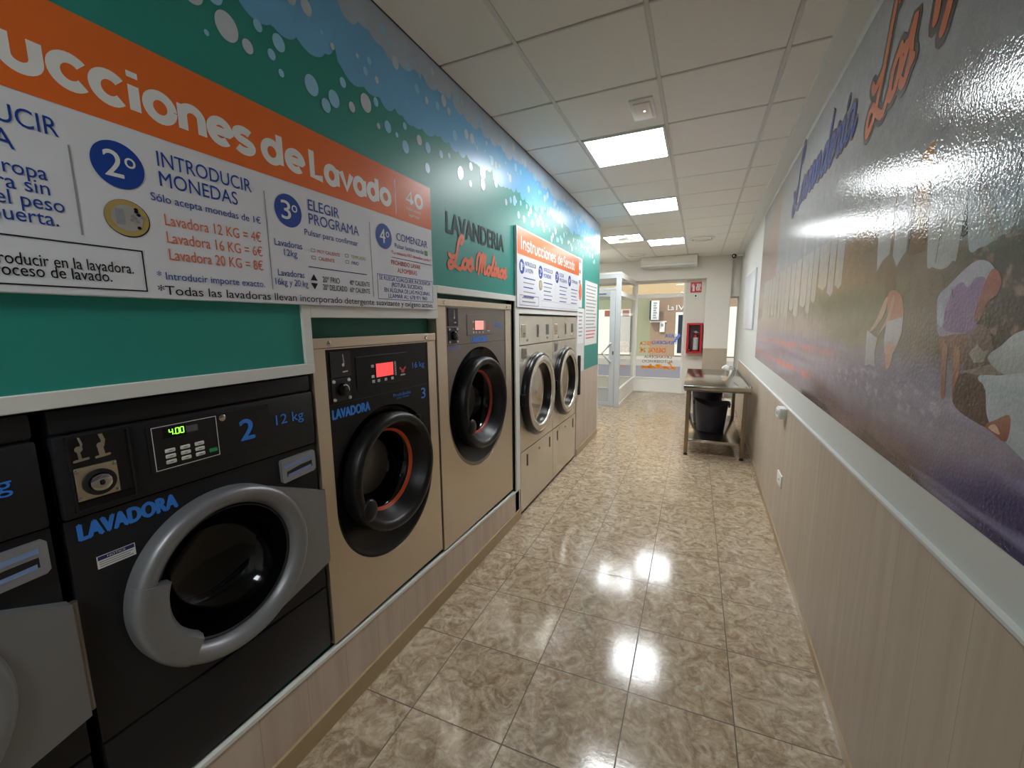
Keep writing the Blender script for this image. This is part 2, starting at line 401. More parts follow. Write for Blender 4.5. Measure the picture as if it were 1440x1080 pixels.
# rounded geometric letters of the board headings: x-height 1, ascender 1.5
RND = {
 'I': (.5, [[(.2, 0), (.2, 1.45)]]), 'i': (.5, [[(.25, 0), (.25, .92)], [(.25, 1.2), (.25, 1.42)]]),
 'n': (1.1, [[(.2, 0), (.2, 1)], arc(.55, .6, .35, .36, 170, 0)+[(.9, 0)]]),
 's': (.95, [arc(.48, .74, .34, .24, 35, 200, 10)+[(.3, .55), (.66, .45)]+arc(.48, .27, .36, .24, 30, -150, 10)]),
 't': (.7, [[(.3, 1.4), (.3, .3)]+arc(.52, .26, .22, .24, 180, 300, 6), [(.02, .98), (.62, .98)]]),
 'r': (.72, [[(.2, 0), (.2, 1)], arc(.52, .58, .32, .38, 180, 60)]),
 'u': (1.1, [[(.18, 1), (.18, .4)]+arc(.53, .38, .35, .36, 180, 360)+[(.88, 1)]]),
 'c': (1.0, [arc(.55, .5, .4, .46, 42, 318, 20)]), 'o': (1.1, [arc(.55, .5, .4, .46, 0, 360, 24)]),
 'e': (1.08, [[(.16, .5), (.92, .5)]+arc(.54, .5, .39, .46, 0, 312, 22)]),
 'd': (1.12, [arc(.52, .5, .36, .46, 0, 360, 24), [(.9, 0), (.9, 1.45)]]),
 'a': (1.1, [arc(.52, .5, .36, .46, 0, 360, 24), [(.9, 0), (.9, .98)]]),
 'v': (.98, [[(.1, .98), (.49, .04), (.88, .98)]]), 'L': (.95, [[(.2, 1.45), (.2, .08), (.85, .08)]]),
 'S': (1.1, [arc(.54, 1.06, .4, .34, 35, 200, 10)+[(.32, .8), (.78, .62)]+arc(.54, .38, .42, .34, 30, -150, 10)]),
 ' ': (.6, []), '4': (1.1, [[(.72, 0), (.72, 1.42), (.1, .42), (1.0, .42)]]), '0': (1.15, [arc(.57, .72, .42, .68, 0, 360, 24)])}
def round_word(mb, word, u0, u1, vb, xh, w, m, P):
    tot = sum(RND[c][0] for c in word); k = (u1-u0)/tot; u = u0
    for c in word:
        for st in RND[c][1]: stroke(mb, [(u+p[0]*k, vb+p[1]*xh) for p in st], w, m, P, cap=False)
        u += RND[c][0]*k
# brush script: x-height 1
SCR = {
 'L': (1.7, [[(1.25, 2.2), (1.5, 2.75), (1.2, 2.95), (.85, 2.3), (.7, 1.1), (.45, .1), (-.1, -.25), (-.35, .1), (0, .35), (.7, .05), (1.4, -.15), (1.75, .25)], [(-.4, .95), (0, .75), (.75, 1.0)]]),
 'a': (1.05, [[(.8, .9), (.45, 1), (.1, .6), (.15, .1), (.5, .15), (.8, .95), (.78, .3), (.9, .02), (1.15, .3)]]),
 'v': (.95, [[(.05, .85), (.3, .95), (.35, .1), (.5, .05), (.85, .95), (1.0, .8)]]),
 'n': (1.15, [[(.05, .8), (.25, .95), (.2, .0), (.35, .6), (.65, 1.0), (.75, .7), (.72, .15), (.9, .02), (1.2, .3)]]),
 'd': (1.1, [[(.8, .85), (.45, 1), (.1, .6), (.15, .1), (.5, .1), (.85, .9), (1.15, 2.1), (.9, 1.0), (.8, .2), (.95, .02), (1.2, .3)]]),
 'e': (.85, [[(.1, .45), (.6, .65), (.6, .95), (.3, .95), (.1, .5), (.3, .05), (.6, .1), (.9, .4)]]),
 'r': (.8, [[(.0, .5), (.2, 1.1), (.3, .85), (.6, .85), (.5, .2), (.65, .02), (.9, .3)]]),
 'i': (.55, [[(.1, .8), (.25, .95), (.2, .15), (.35, .02), (.6, .3)], [(.38, 1.35), (.45, 1.5)]]),
 'o': (.95, [[(.5, .95), (.1, .6), (.2, .05), (.6, .1), (.75, .6), (.5, .95), (.7, .8), (1.0, .8)]]),
 's': (.85, [[(.0, .3), (.5, 1.15), (.55, .7), (.7, .3), (.45, -.02), (.1, .1)], [(.6, .2), (.9, .3)]]),
 'l': (.65, [[(.1, .5), (.55, 1.8), (.5, 2.1), (.3, 1.5), (.2, .3), (.4, .02), (.7, .3)]]),
 'M': (2.2, [[(-.1, .3), (-.15, 1.4), (.3, 2.0), (.55, 1.6), (.5, .6), (.35, -.1)], [(.5, .6), (.8, 1.7), (1.1, 2.0), (1.05, 1.0), (1.0, .1), (1.3, 1.3), (1.65, 1.95), (1.65, 1.0), (1.65, .2), (1.85, .02), (2.2, .3)]])}
def script_word(mb, word, u0, u1, vb, xh, w, m, P, slope=0., wide=0.):
    tot = sum(SCR[c][0] for c in word); k = (u1-u0)/tot; u = 0
    for c in word:
        for st in SCR[c][1]:
            pts = smooth_line([((u+p[0])*k+.22*p[1]*xh, p[1]*xh) for p in st])
            stroke(mb, [(u0+a, vb+b+slope*a) for a, b in pts], w, m, P)
        u += SCR[c][0]

# ------------------------------------------------------------------ the setting
XL = -1.298
def XR(y): return .5623+.0169*y
YB, YE = -2.2, 9.7                        # wall behind the camera, face of the shop front
WE = 5.9                                  # where the machine wall ends
mb = MB(); mb.box(-3.4, .95, YB-.1, 10.1, -.12, 0, 'floor_tile'); struct('floor', mb)

mb = MB(); mb.box(-3.4, .95, YB-.1, 10.2, CZ+.012, CZ+.1, 'ceiling_void')
GX, GY, GP, GQ = -.865, 3.185, .6, .59
panels = [(0, 0), (0, 3), (0, 7), (-1, 6), (0, -8), (-4, 8)]  # last two are added out of view, to brighten near and far ends
for i in range(-5, 2):
    for j in range(-10, 12):
        if (i, j) in panels: continue
        x0, x1 = GX+i*GP, GX+(i+1)*GP; y0, y1 = GY+j*GQ, GY+(j+1)*GQ
        if y0 > 9.8 or y1 < YB: continue
        if x0 < XL-.05 and y1 < WE: x0 = max(x0, XL)
        if x1 < XL+.01 and y1 < WE: continue
        mb.box(max(x0, -3.3)+.008, x1-.012, max(y0, YB)+.008, min(y1, 9.8)-.007, CZ-.004, CZ+.03, 'ceiling_tile', .004, 1)
for j in range(-10, 12):
    y0, y1 = GY+j*GQ, GY+(j+1)*GQ
    if y0 > 9.8 or y1 < YB: continue
    mb.box(GX+2*GP+.008, XR(y1)-.095, max(y0, YB)+.008, min(y1, 9.8)-.007, CZ-.004, CZ+.03, 'ceiling_tile', .004, 1)
ceil = struct('ceiling', mb)
mb = MB()
for i in range(-4, 3): mb.box(GX+i*GP-.011, GX+i*GP+.007, YB, 9.8, CZ-.001, CZ+.02, 'ceiling_grid')
struct('ceiling_grid', mb, ceil)
mb = MB(); P0 = [(XR(YB)-.10, YB), (XR(9.8)-.10, 9.8), (XR(9.8), 9.8), (XR(YB), YB)]
mb.add([(x, y, z) for z in (CZ-.035, CZ+.03) for x, y in P0], [(0, 3, 2, 1), (4, 5, 6, 7), (0, 1, 5, 4), (1, 2, 6, 5), (2, 3, 7, 6), (3, 0, 4, 7)], 'trim_white'); struct('trim_1', mb)

# left wall: a thin partition with openings for the machines, green vinyl with a foam border
TH = .018; mb = MB()
def wallpiece(y0, y1, z0, z1, m): mb.box(XL-TH, XL, y0, y1, z0, z1, m)
wallpiece(YB, 1.075, 1.475, CZ, 'vinyl_green'); wallpiece(1.075, 1.90, 1.665, CZ, 'vinyl_green')
wallpiece(1.90, 2.935, 1.80, CZ, 'vinyl_green'); wallpiece(2.935, 3.015, 0, CZ, 'vinyl_green')
wallpiece(3.015, 4.755, 1.72, CZ, 'vinyl_green'); wallpiece(4.755, 5.1, 1.03, CZ, 'paint_white')
mb.box(XL-.9, XL, 5.1, WE, 1.03, CZ, 'vinyl_green'); mb.box(XL-.9, XL, 4.77, WE, 0, 1.03, 'laminate_left')
mb.box(XL-TH, XL+.0002, 4.755, 5.1, 1.78, CZ, 'vinyl_green')
rnd = random.Random(3); PL = left(XL+.0013)
def scallop(base, amp, rmin, rmax, step):                            # a foam edge: the lower envelope of hanging lobes
    c = []; y = -.6
    while y < WE+.2:
        r = rnd.uniform(rmin, rmax); c.append((y, base+rnd.uniform(-amp, amp)+r*.6, r)); y += rnd.uniform(*step)
    out = []; y = -.5
    while y <= WE:
        z = min([base+.055]+[b-math.sqrt(r*r-(a-y)**2) for a, b, r in c if abs(a-y) < r])
        out.append((y, z)); y += .012
    return out
e1 = scallop(2.61, .035, .035, .085, (.05, .1)); e2 = scallop(2.83, .03, .04, .09, (.06, .12))
for e, m, x in ((e1, 'cloud_blue', XL+.0004), (e2, 'cloud_pale', XL+.0008)):
    vs = [(x, y, z) for y, z in e]+[(x, y, CZ) for y, z in e]; n = len(e)
    mb.add(vs, [(i, i+1, n+i+1, n+i) for i in range(n-1)], m)
bub = [(.89,2.49,.039),(.83,2.44,.008),(.99,2.55,.017),(.95,2.47,.02),(1.06,2.54,.026),(1.03,2.49,.016),(1.06,2.45,.012),(1.18,2.47,.034),(1.28,2.47,.03),(1.24,2.43,.024),(1.33,2.55,.018),(1.37,2.48,.019),(1.45,2.53,.035),(1.51,2.56,.018),(1.58,2.49,.025),(1.7,2.45,.028),(1.81,2.52,.023),(1.88,2.51,.026),(1.7,2.54,.016),(1.87,2.41,.024),(2.0,2.52,.02),(2.19,2.48,.033),(1.52,2.47,.012),(1.64,2.48,.011),(2.2,2.49,.033),(2.32,2.56,.023),(2.47,2.57,.041),(2.47,2.5,.035),(2.31,2.46,.019),(2.66,2.56,.028),(2.82,2.48,.023),(2.97,2.53,.033),(2.08,2.54,.014),(.86,2.56,.03),(.80,2.53,.036),(.71,2.55,.04),(.62,2.5,.02),(.5,2.53,.03)]
y = 2.9
while y < 5.8: bub.append((y, 2.55-rnd.random()**1.6*.16, rnd.uniform(.009, .034))); y += rnd.uniform(.035, .075)
for a, b, r in bub: ell(mb, a, b, r*.86, r, 'bubble_pale' if r > .034 or rnd.random() < .25 else 'bubble_blue', PL, 24)
y = .4
while y < 5.8: r = rnd.uniform(.008, .03); ell(mb, y, rnd.uniform(2.64, 2.9), r*.85, r, 'bubble_pale' if rnd.random() < .5 else 'bubble_blue', left(XL+.0018), 20); y += rnd.uniform(.02, .07)
wl = struct('wall_left', mb, smooth=0)
mb = MB()
text(mb, 'LAVANDERIA', 2.028, 2.768, 2.128, .11, 'print_black', left(XL+.0022), bold=.012, fat=.003); lo = mb.build('lettering', wl); lo['label'] = 'black painted lettering'; mb = MB()
script_word(mb, 'Los', 2.06, 2.31, 1.955, .062, .0125, 'logo_orange', left(XL+.0022), slope=-.02)
script_word(mb, 'Molinos', 2.36, 2.80, 1.945, .062, .0115, 'logo_orange', left(XL+.0026))
lo = mb.build('lettering', wl); lo['label'] = 'orange painted script'

mb = MB()                                                            # what lies behind the machines
mb.box(-2.3, -2.2, YB, WE, 0, CZ, 'void_dark'); struct('wall_back_left', mb)
mb = MB()
for y0, y1, z0, z1 in ((1.085, 1.90, 1.5, 1.70), (1.90, 2.93, 1.7, 1.85), (3.015, 4.755, 1.6, 1.75)): mb.box(XL-.07, XL-.06, y0, y1, z0, z1, 'recess_green')
struct('wall_recess', mb)
mb = MB(); t = 'trim_white'; a, b = XL-.022, XL+.012
mb.box(a, b, YB, 1.09, 1.452, 1.49, t, .002, 1); mb.box(a, b, 1.055, 1.09, 1.49, 1.70, t, .002, 1); mb.box(a, b, 1.09, 1.90, 1.655, 1.70, t, .002, 1)
mb.box(a, b, 1.862, 1.90, 1.70, 1.83, t, .002, 1); mb.box(a, b, 1.90, 2.935, 1.792, 1.832, t, .002, 1)
mb.box(a, b, 2.935, 3.012, .262, 1.832, t, .002, 1); mb.box(a, b, 3.012, 4.76, 1.70, 1.745, t, .002, 1)
mb.box(XL-.002, XL+.006, 5.88, WE+.008, 0, 1.03, t)
struct('trim_2', mb)
# plinth under the washing machines: laminate front, green top, white edge
PZ = lambda y: .338-.0235*y                                          # its top runs very slightly downhill
mb = MB()
def slab(x0, x1, y0, y1, za, zb, m):                                 # za, zb: functions of y
    mb.add([(x, y, f(y)) for y in (y0, y1) for x in (x0, x1) for f in (za, zb)], [(0, 1, 3, 2), (4, 6, 7, 5), (0, 4, 5, 1), (2, 3, 7, 6), (0, 2, 6, 4), (1, 5, 7, 3)], m)
Z = lambda c: (lambda y: c)
slab(XL-.02, XL, -.36, 3.012, Z(0), lambda y: PZ(y)-.014, 'laminate_left'); slab(XL-.02, XL+.004, -.36, 3.016, lambda y: PZ(y)-.014, PZ, 'trim_white')
slab(XL-.8, XL-.02, -.36, 3.012, Z(0), lambda y: PZ(y)-.004, 'recess_green'); mb.box(XL-.02, XL+.004, 3.004, 3.016, 0, .26, 'trim_white')
struct('wall_plinth', mb, smooth=0)
mb = MB(); mb.box(XL, XL+.012, YB, 3.016, 0, .085, 'skirting_tile'); mb.box(XL, XL+.01, 4.77, WE, 0, .085, 'skirting_tile'); struct('baseboard_left', mb)

# right wall, slightly out of square with the left one
mb = MB()
def rslab(y0, y1, z0, z1, m, d0, d1, f0=None, f1=None):              # d: distance in front of the wall; f: heights as functions of y
    f0 = f0 or Z(z0); f1 = f1 or Z(z1)
    mb.add([(XR(y)-d, y, f(y)) for y in (y0, y1) for d in (d1, d0) for f in (f0, f1)], [(0, 1, 3, 2), (4, 6, 7, 5), (0, 4, 5, 1), (2, 3, 7, 6), (0, 2, 6, 4), (1, 5, 7, 3)], m)
rslab(YB, 10.1, 0, CZ+.03, 'paint_grey', -.1, 0)
wr = struct('wall_right', mb)
DT = lambda y: 1.06-.0178*y
mb = MB(); rslab(YB, 8.65, 0, 0, 'laminate', 0, .012, None, DT); struct('dado_panel', mb, wr)
mb = MB(); rslab(YB, 8.6, 0, 0, 'paint_grey', 0, .017, DT, lambda y: DT(y)+.009); struct('trim_3', mb)
mb = MB(); rslab(YB, 8.6, 0, .045, 'skirting_tile', .012, .02); struct('baseboard_right', mb)
mb = MB(); mb.box(-2.3, .7, YB-.1, YB, 0, CZ, 'paint_white'); struct('wall_rear', mb)
mb = MB(); mb.box(-3.4, -3.3, WE-.1, 10.1, 0, CZ, 'paint_front'); mb.box(-3.3, -2.2, WE-.1, WE, 0, CZ, 'paint_front'); struct('wall_side_left', mb)

# shop front: lintel, pillar, niche, frames
mb = MB(); f = 'paint_front'
mb.box(-3.3, .1, YE, 10.1, 2.51, CZ, f); mb.box(.1, .56, YE, 10.1, 1.05, CZ, f); mb.box(.56, .76, YE+.1, 10.1, 2.12, CZ, f); mb.box(-.29, .1, 10.0, 10.1, 0, 2.51, f)
mb.box(.1, .56, YE-.004, 10.1, 0, 1.05, 'laminate'); mb.box(-3.3, -2.55, YE, 10.1, 0, 2.51, f)
struct('wall_front', mb)
A, G = 'aluminium_white', 'aluminium_grey'
def framed(name, x0, x1, y, z0, z1, m, bars, w=.05, d=.05, low=None, parent=None):
    mb = MB(); mb.box(x0, x0+w, y, y+d, z0, z1, m, .003, 1); mb.box(x1-w, x1, y, y+d, z0, z1, m, .003, 1)
    mb.box(x0+w, x1-w, y, y+d, z1-w, z1, m, .003, 1); mb.box(x0+w, x1-w, y, y+d, z0, z0+w, m, .003, 1)
    for b0, b1 in bars: mb.box(x0+w, x1-w, y, y+d, b0, b1, m, .003, 1)
    if low: mb.box(x0+w, x1-w, y+d*.3, y+d*.7, z0+w, low, m); mb.box(x0+w, x1-w, y, y+d, low, low+.035, m, .003, 1)
    o = struct(name, mb, parent)
    if parent is None:
        g = MB(); g.add([(x, y+d/2, z) for x, z in ((x0+w, (low or z0)), (x1-w, (low or z0)), (x1-w, z1-w), (x0+w, z1-w))], [(0, 1, 2, 3)], 'glass'); struct('pane', g, o)
    return o
w1 = framed('window_1', -1.355, -.29, 10.0, 0, 2.51, A, [(2.146, 2.235)], w=.045, low=.305)
OUT = lambda u, v: (-u, 10.03+LIFT[0], v)                                     # decals read from the street
for nm, col, rows in (('decal_lettering', 'decal_blue', [('LAVA', .455, .69, 1.255, .09, .1), ('TIENDERO', .42, .97, 1.11, .07, .1)]),
                      ('decal_lettering', 'decal_orange', [('SECA', .985, 1.235, 1.085, .085, .13), ('DESDE 2€', .67, 1.235, .92, .1, .13)]),
                      ('decal_lettering', 'decal_dark', [('LAVANDERIA', .53, 1.13, .785, .06, .008), ('AUTOSERVICIO', .50, 1.17, .685, .06, .008)])):
    for s, a, b, zb, cp, bo in rows: mb = MB(); text(mb, s, a, b, zb, cp, col, OUT, bold=bo); mb.build(nm, w1)
    mb = MB()
    if col == 'decal_orange':
        script_word(mb, 'Los', .47, .70, .555, .045, .014, col, OUT); script_word(mb, 'Molinos', .74, 1.18, .555, .042, .013, col, OUT)
    if col == 'decal_blue': mb.add([OUT(u, z) for u, z in ((.40, 1.36), (.36, 1.3), (.5, 1.12), (.52, 1.16))], [(0, 1, 2, 3)], 'decal_blue')
    if mb.v: mb.build(nm, w1)
# glazed entrance lobby
w2 = framed('window_2', -2.55, -2.3, 7.9, 0, 2.5, G, [(2.15, 2.21)], w=.05, low=.34)
mb = MB()                                                            # lobby frame: posts, head, side transom, roof
mb.box(-1.425, -1.335, 7.9, 7.96, 0, 2.5, G, .003, 1); mb.box(-2.3, -1.42, 7.9, 7.96, 2.42, 2.5, G, .003, 1); mb.box(-2.3, -1.42, 7.9, 7.96, 2.21, 2.25, G, .003, 1)
mb.box(-1.385, -1.335, 9.93, 10.0, 0, 2.5, A, .003, 1)
for z0, z1 in ((2.43, 2.5), (2.10, 2.19), (0, .05), (.3, .345)): mb.box(-1.385, -1.335, 7.96, 9.93, z0, z1, A, .003, 1)
mb.box(-1.372, -1.348, 7.96, 9.93, .05, .3, A); mb.box(-2.55, -1.335, 7.9, 9.95, 2.5, 2.53, A)
w3 = struct('window_3', mb)
g = MB(); g.add([(-1.36, y, z) for y, z in ((7.96, .345), (9.93, .345), (9.93, 2.43), (7.96, 2.43))], [(0, 1, 2, 3)], 'glass')
g.add([(x, 7.93, z) for x, z in ((-2.3, 2.25), (-1.42, 2.25), (-1.42, 2.42), (-2.3, 2.42))], [(0, 1, 2, 3)], 'glass'); struct('pane', g, w3)
w4 = framed('window_4', -2.55, -1.39, 10.0, 0, 2.51, A, [(2.146, 2.235)], w=.05, low=.3)
mb = MB(); x0, x1, y, d = -2.29, -1.43, 7.9, .05
mb.box(x0, x0+.1, y, y+d, .02, 2.2, G, .004, 1); mb.box(x1-.1, x1, y, y+d, .02, 2.2, G, .004, 1); mb.box(x0+.1, x1-.1, y, y+d, 2.09, 2.2, G, .004, 1)
mb.box(x0+.1, x1-.1, y, y+d, .02, .1, G, .004, 1); mb.box(x0+.1, x1-.1, y+.015, y+.035, .1, .34, G); mb.box(x0+.1, x1-.1, y, y+d, .34, .38, G, .004, 1)
outline(mb, x0+.16, x1-.14, .13, .3, .008, G, lambda u, v: (u, y+.008, v)); mb.box(-1.78, -1.6, y-.006, y, 2.135, 2.15, 'rubber_black')
d1 = struct('door_1', mb)
g = MB(); g.add([(x, y+.025, z) for x, z in ((x0+.1, .38), (x1-.1, .38), (x1-.1, 2.09), (x0+.1, 2.09))], [(0, 1, 2, 3)], 'glass'); struct('pane', g, d1)
mb = MB(); mb.tube([(-1.50, y-.0, .87), (-1.50, y-.05, .88), (-1.645, y-.06, 1.045), (-1.50, y-.05, 1.21), (-1.50, y, 1.22)], .022, G); h = mb.build('door_handle', d1); h['label'] = 'grey angled pull handle'
mb = MB(); mb.box(-1.465, -1.445, y-.012, y, 1.01, 1.08, 'rubber_black', .004); mb.build('lock', d1)
# narrow glazed light between the pillar and the right wall
mb = MB(); mb.box(.56, .58, 10.0, 10.04, 0, 2.12, A); mb.box(.715, .735, 10.0, 10.04, 0, 2.12, A); mb.box(.58, .715, 10.0, 10.04, 2.09, 2.12, A); mb.box(.58, .715, 10.0, 10.04, 0, .06, A)
w5 = struct('window_5', mb)
g = MB(); g.add([(x, 10.02, z) for x, z in ((.58, .06), (.715, .06), (.715, 2.09), (.58, 2.09))], [(0, 1, 2, 3)], 'glass'); struct('pane', g, w5)

# ------------------------------------------------------------------ outside
mb = MB(); mb.box(-25, 25, 10.1, 40, -.3, -.04, 'asphalt'); mb.box(-25, 25, 10.1, 11.6, -.3, 0, 'pavement'); mb.box(-25, 25, 16.4, 18.0, -.3, .2, 'pavement'); struct('ground_street', mb)
B = thing('building', (0, 18.4, .2), 'terraced building across the street with olive wall and brown shop front', 'building')
mb = MB(); mb.box(-12, -1.83, 18, 18.6, .2, 8, 'building_olive'); mb.box(-12, -1.83, 17.96, 18.0, 2.9, 3.05, 'brick_red'); mb.build('olive_wall', B)
mb = MB(); mb.box(-1.83, 8, 18, 18.6, .2, 2.66, 'building_stone'); mb.box(-1.83, -1.2, 17.93, 18, 1.585, 1.63, 'aluminium_white'); mb.build('shop_front', B)
mb = MB(); mb.box(-12, 8, 17.9, 18.6, 2.66, 8.2, 'building_upper'); mb.build('upper_storey', B)
for x0, x1 in ((-6.6, -3.37), (-10.5, -7.4), (-3.05, -2.62), (.8, 1.9)):  # last is an added white face, to look bright through the narrow window
    mb = MB(); mb.box(x0, x1, 17.95, 18.02, .25, 2.14, 'garage_white')
    for k in range(int((x1-x0)/.3)): mb.box(x0+.3*k+.28, x0+.3*k+.3, 17.94, 17.96, .25, 2.14, 'garage_white')
    mb.box(x1-.32, x1-.06, 17.93, 17.96, 1.86, 2.1, 'brick_red'); mb.build('garage_door', B)
mb = MB(); mb.box(-.86, .6, 17.94, 18.01, .25, 1.97, 'aluminium_white', .01); mb.box(-.76, .5, 17.92, 17.945, .35, 1.87, 'glass_dark'); mb.build('shop_window', B)
for wd, a, b in (('La', -1.17, -.94), ('IV', -.86, -.55)): mb = MB(); text(mb, wd, a, b, 2.06, .2, 'trim_white', lambda u, v: (u, 17.97-LIFT[0]*20, v), bold=.03); mb.build('shop_name', B)
mb = MB(); mb.box(-1.45, -1.26, 17.9, 18, 1.19, 1.58, 'aluminium_white', .01); mb.box(-1.4, -1.31, 17.89, 17.91, 1.42, 1.53, 'print_grey'); mb.build('meter_box', B)
mb = MB(); mb.box(-1.83, -1.75, 17.6, 17.95, 1.68, 2.44, 'rubber_black'); mb.box(-1.77, -1.47, 17.55, 17.62, 1.68, 2.44, 'trim_white', .01)
for k in range(7): mb.box(-1.69, -1.55-.03*(k % 2), 17.54, 17.555, 1.74+.095*k, 1.80+.095*k, 'print_grey')
mb.build('hanging_sign', B)

# ------------------------------------------------------------------ ceiling lamps and fittings
LAB = ['lit square ceiling panel nearest the camera, beside the small square fitting', 'second lit square ceiling panel along the corridor',
       'third lit ceiling panel, just before the box over the window', 'lit ceiling panel partly hidden behind the far end of the green wall',
       'added lit ceiling panel behind the camera, unseen, to brighten the near end',
       'added lit ceiling panel left of the lobby, unseen, to brighten the far end']
for (i, j), lb in zip(panels, LAB):
    x0, x1, y0, y1 = GX+i*GP+.012, GX+(i+1)*GP-.014, GY+j*GQ+.01, GY+(j+1)*GQ-.01
    t = thing('ceiling_light', ((x0+x1)/2, (y0+y1)/2, CZ-.012), lb, 'ceiling light', 'square ceiling light panels')
    mb = MB()
    for a in ((x0, x1, y0, y0+.016), (x0, x1, y1-.016, y1), (x0, x0+.016, y0+.016, y1-.016), (x1-.016, x1, y0+.016, y1-.016)): mb.box(*a, CZ-.012, CZ+.01, 'trim_white')
    mb.build('frame', t)
    mb = MB(); mb.box(x0+.016, x1-.016, y0+.016, y1-.016, CZ-.006, CZ+.008, 'diffuser'); mb.build('diffuser', t)
t = thing('emergency_light', (-.385, 2.9, CZ-.03), 'small square cream ceiling fitting in front of the nearest light panel', 'emergency light')
mb = MB(); mb.box(-.455, -.315, 2.765, 3.035, CZ-.014, CZ, 'trim_white', .004); mb.build('frame', t)
mb = MB(); mb.box(-.435, -.335, 2.80, 3.0, CZ-.022, CZ-.01, 'lamp_plastic', .004); mb.build('lens', t)
mb = MB(); mb.ball((-.375, 2.9, CZ-.022), (.004, .004, .003), 'led_green', 10, 6); mb.ms = ['diffuser']; mb.build('indicator', t)
for (cx, cy), lb in zip(((-1.17, 7.05), (-.02, 7.6), (-1.2, 8.8)), ('round ceiling air vent left of the third light panel', 'round ceiling air vent right of the third light panel', 'round ceiling air vent near the box over the window')):
    t = thing('air_vent', (cx, cy, CZ-.03), lb, 'air vent', 'round ceiling vents')
    mb = MB(); mb.lathez([(.19, CZ-.004), (.19, CZ-.014), (.16, CZ-.024), (.15, CZ-.008)], cx, cy, 'paint_front'); mb.build('rim', t)
    for r in (.13, .085, .04):
        mb = MB(); mb.lathez([(r, CZ-.006), (r, CZ-.02), (r-.02, CZ-.03), (r-.024, CZ-.012), (r, CZ-.006)], cx, cy, 'paint_front'); mb.build('cone', t)
    mb = MB(); mb.lathez([(.16, CZ-.006), (.0001, CZ-.006)], cx, cy, 'void_dark'); mb.build('throat', t)
t = thing('air_curtain', (-.63, 9.45, 2.75), 'long white box unit mounted over the shop window', 'air curtain')
mb = MB(); mb.box(-1.17, -.09, 9.24, YE, 2.79, 2.938, 'paint_front', .008); mb.build('casing', t)
mb = MB(); mb.box(-1.17, -.09, 9.2, YE-.02, 2.745, 2.788, 'trim_white', .008); mb.build('outlet_lip', t)
t = thing('security_camera', (.5, 9.0, 2.8), 'small dark security camera on a white arm high on the right wall', 'camera')
mb = MB(); mb.lathe([(0, .0001), (0, .03), (.012, .03), (.012, .0001)], 9.0, 2.83, 'trim_white', 20, cx=XR(9.0)-.012); mb.tube([(XR(9)-.01, 9.0, 2.83), (XR(9)-.1, 9.0, 2.83), (.56, 8.97, 2.82)], .012, 'trim_white'); mb.build('arm', t)
mb = MB(); mb.ball((.535, 8.94, 2.81), (.04, .055, .04), 'rubber_black'); mb.build('body', t)
mb = MB(); mb.ball((.53, 8.89, 2.805), (.018, .014, .018), 'chrome', 12, 8); mb.build('lens', t)

# ------------------------------------------------------------------ washing machines, compact kind
def ringloop(cy, cz, r, n=72): return [(cy+r*math.cos(2*PI*i/n), cz+r*math.sin(2*PI*i/n)) for i in range(n)]
def seg7(mb, s, u0, u1, v0, v1, m, P):
    n = sum(.35 if c == '.' else 1 for c in s); k = (u1-u0)/n; u = u0; h = (v1-v0)/2; w = h*.16
    on = {'4': 'bcfg', '0': 'abcdef'}
    for c in s:
        if c == '.': rect(mb, u+.05*k, u+.05*k+2*w, v0, v0+2*w, m, P); u += .35*k; continue
        a, b = u+.12*k, u+.82*k
        R = {'a': (a, b, v1-w, v1+w), 'd': (a, b, v0-w, v0+w), 'g': (a, b, v0+h-w, v0+h+w), 'f': (a-w, a+w, v0+h, v1), 'e': (a-w, a+w, v0, v0+h), 'b': (b-w, b+w, v0+h, v1), 'c': (b-w, b+w, v0, v0+h)}
        for q in on[c]: rect(mb, *R[q], m, P)
        u += k
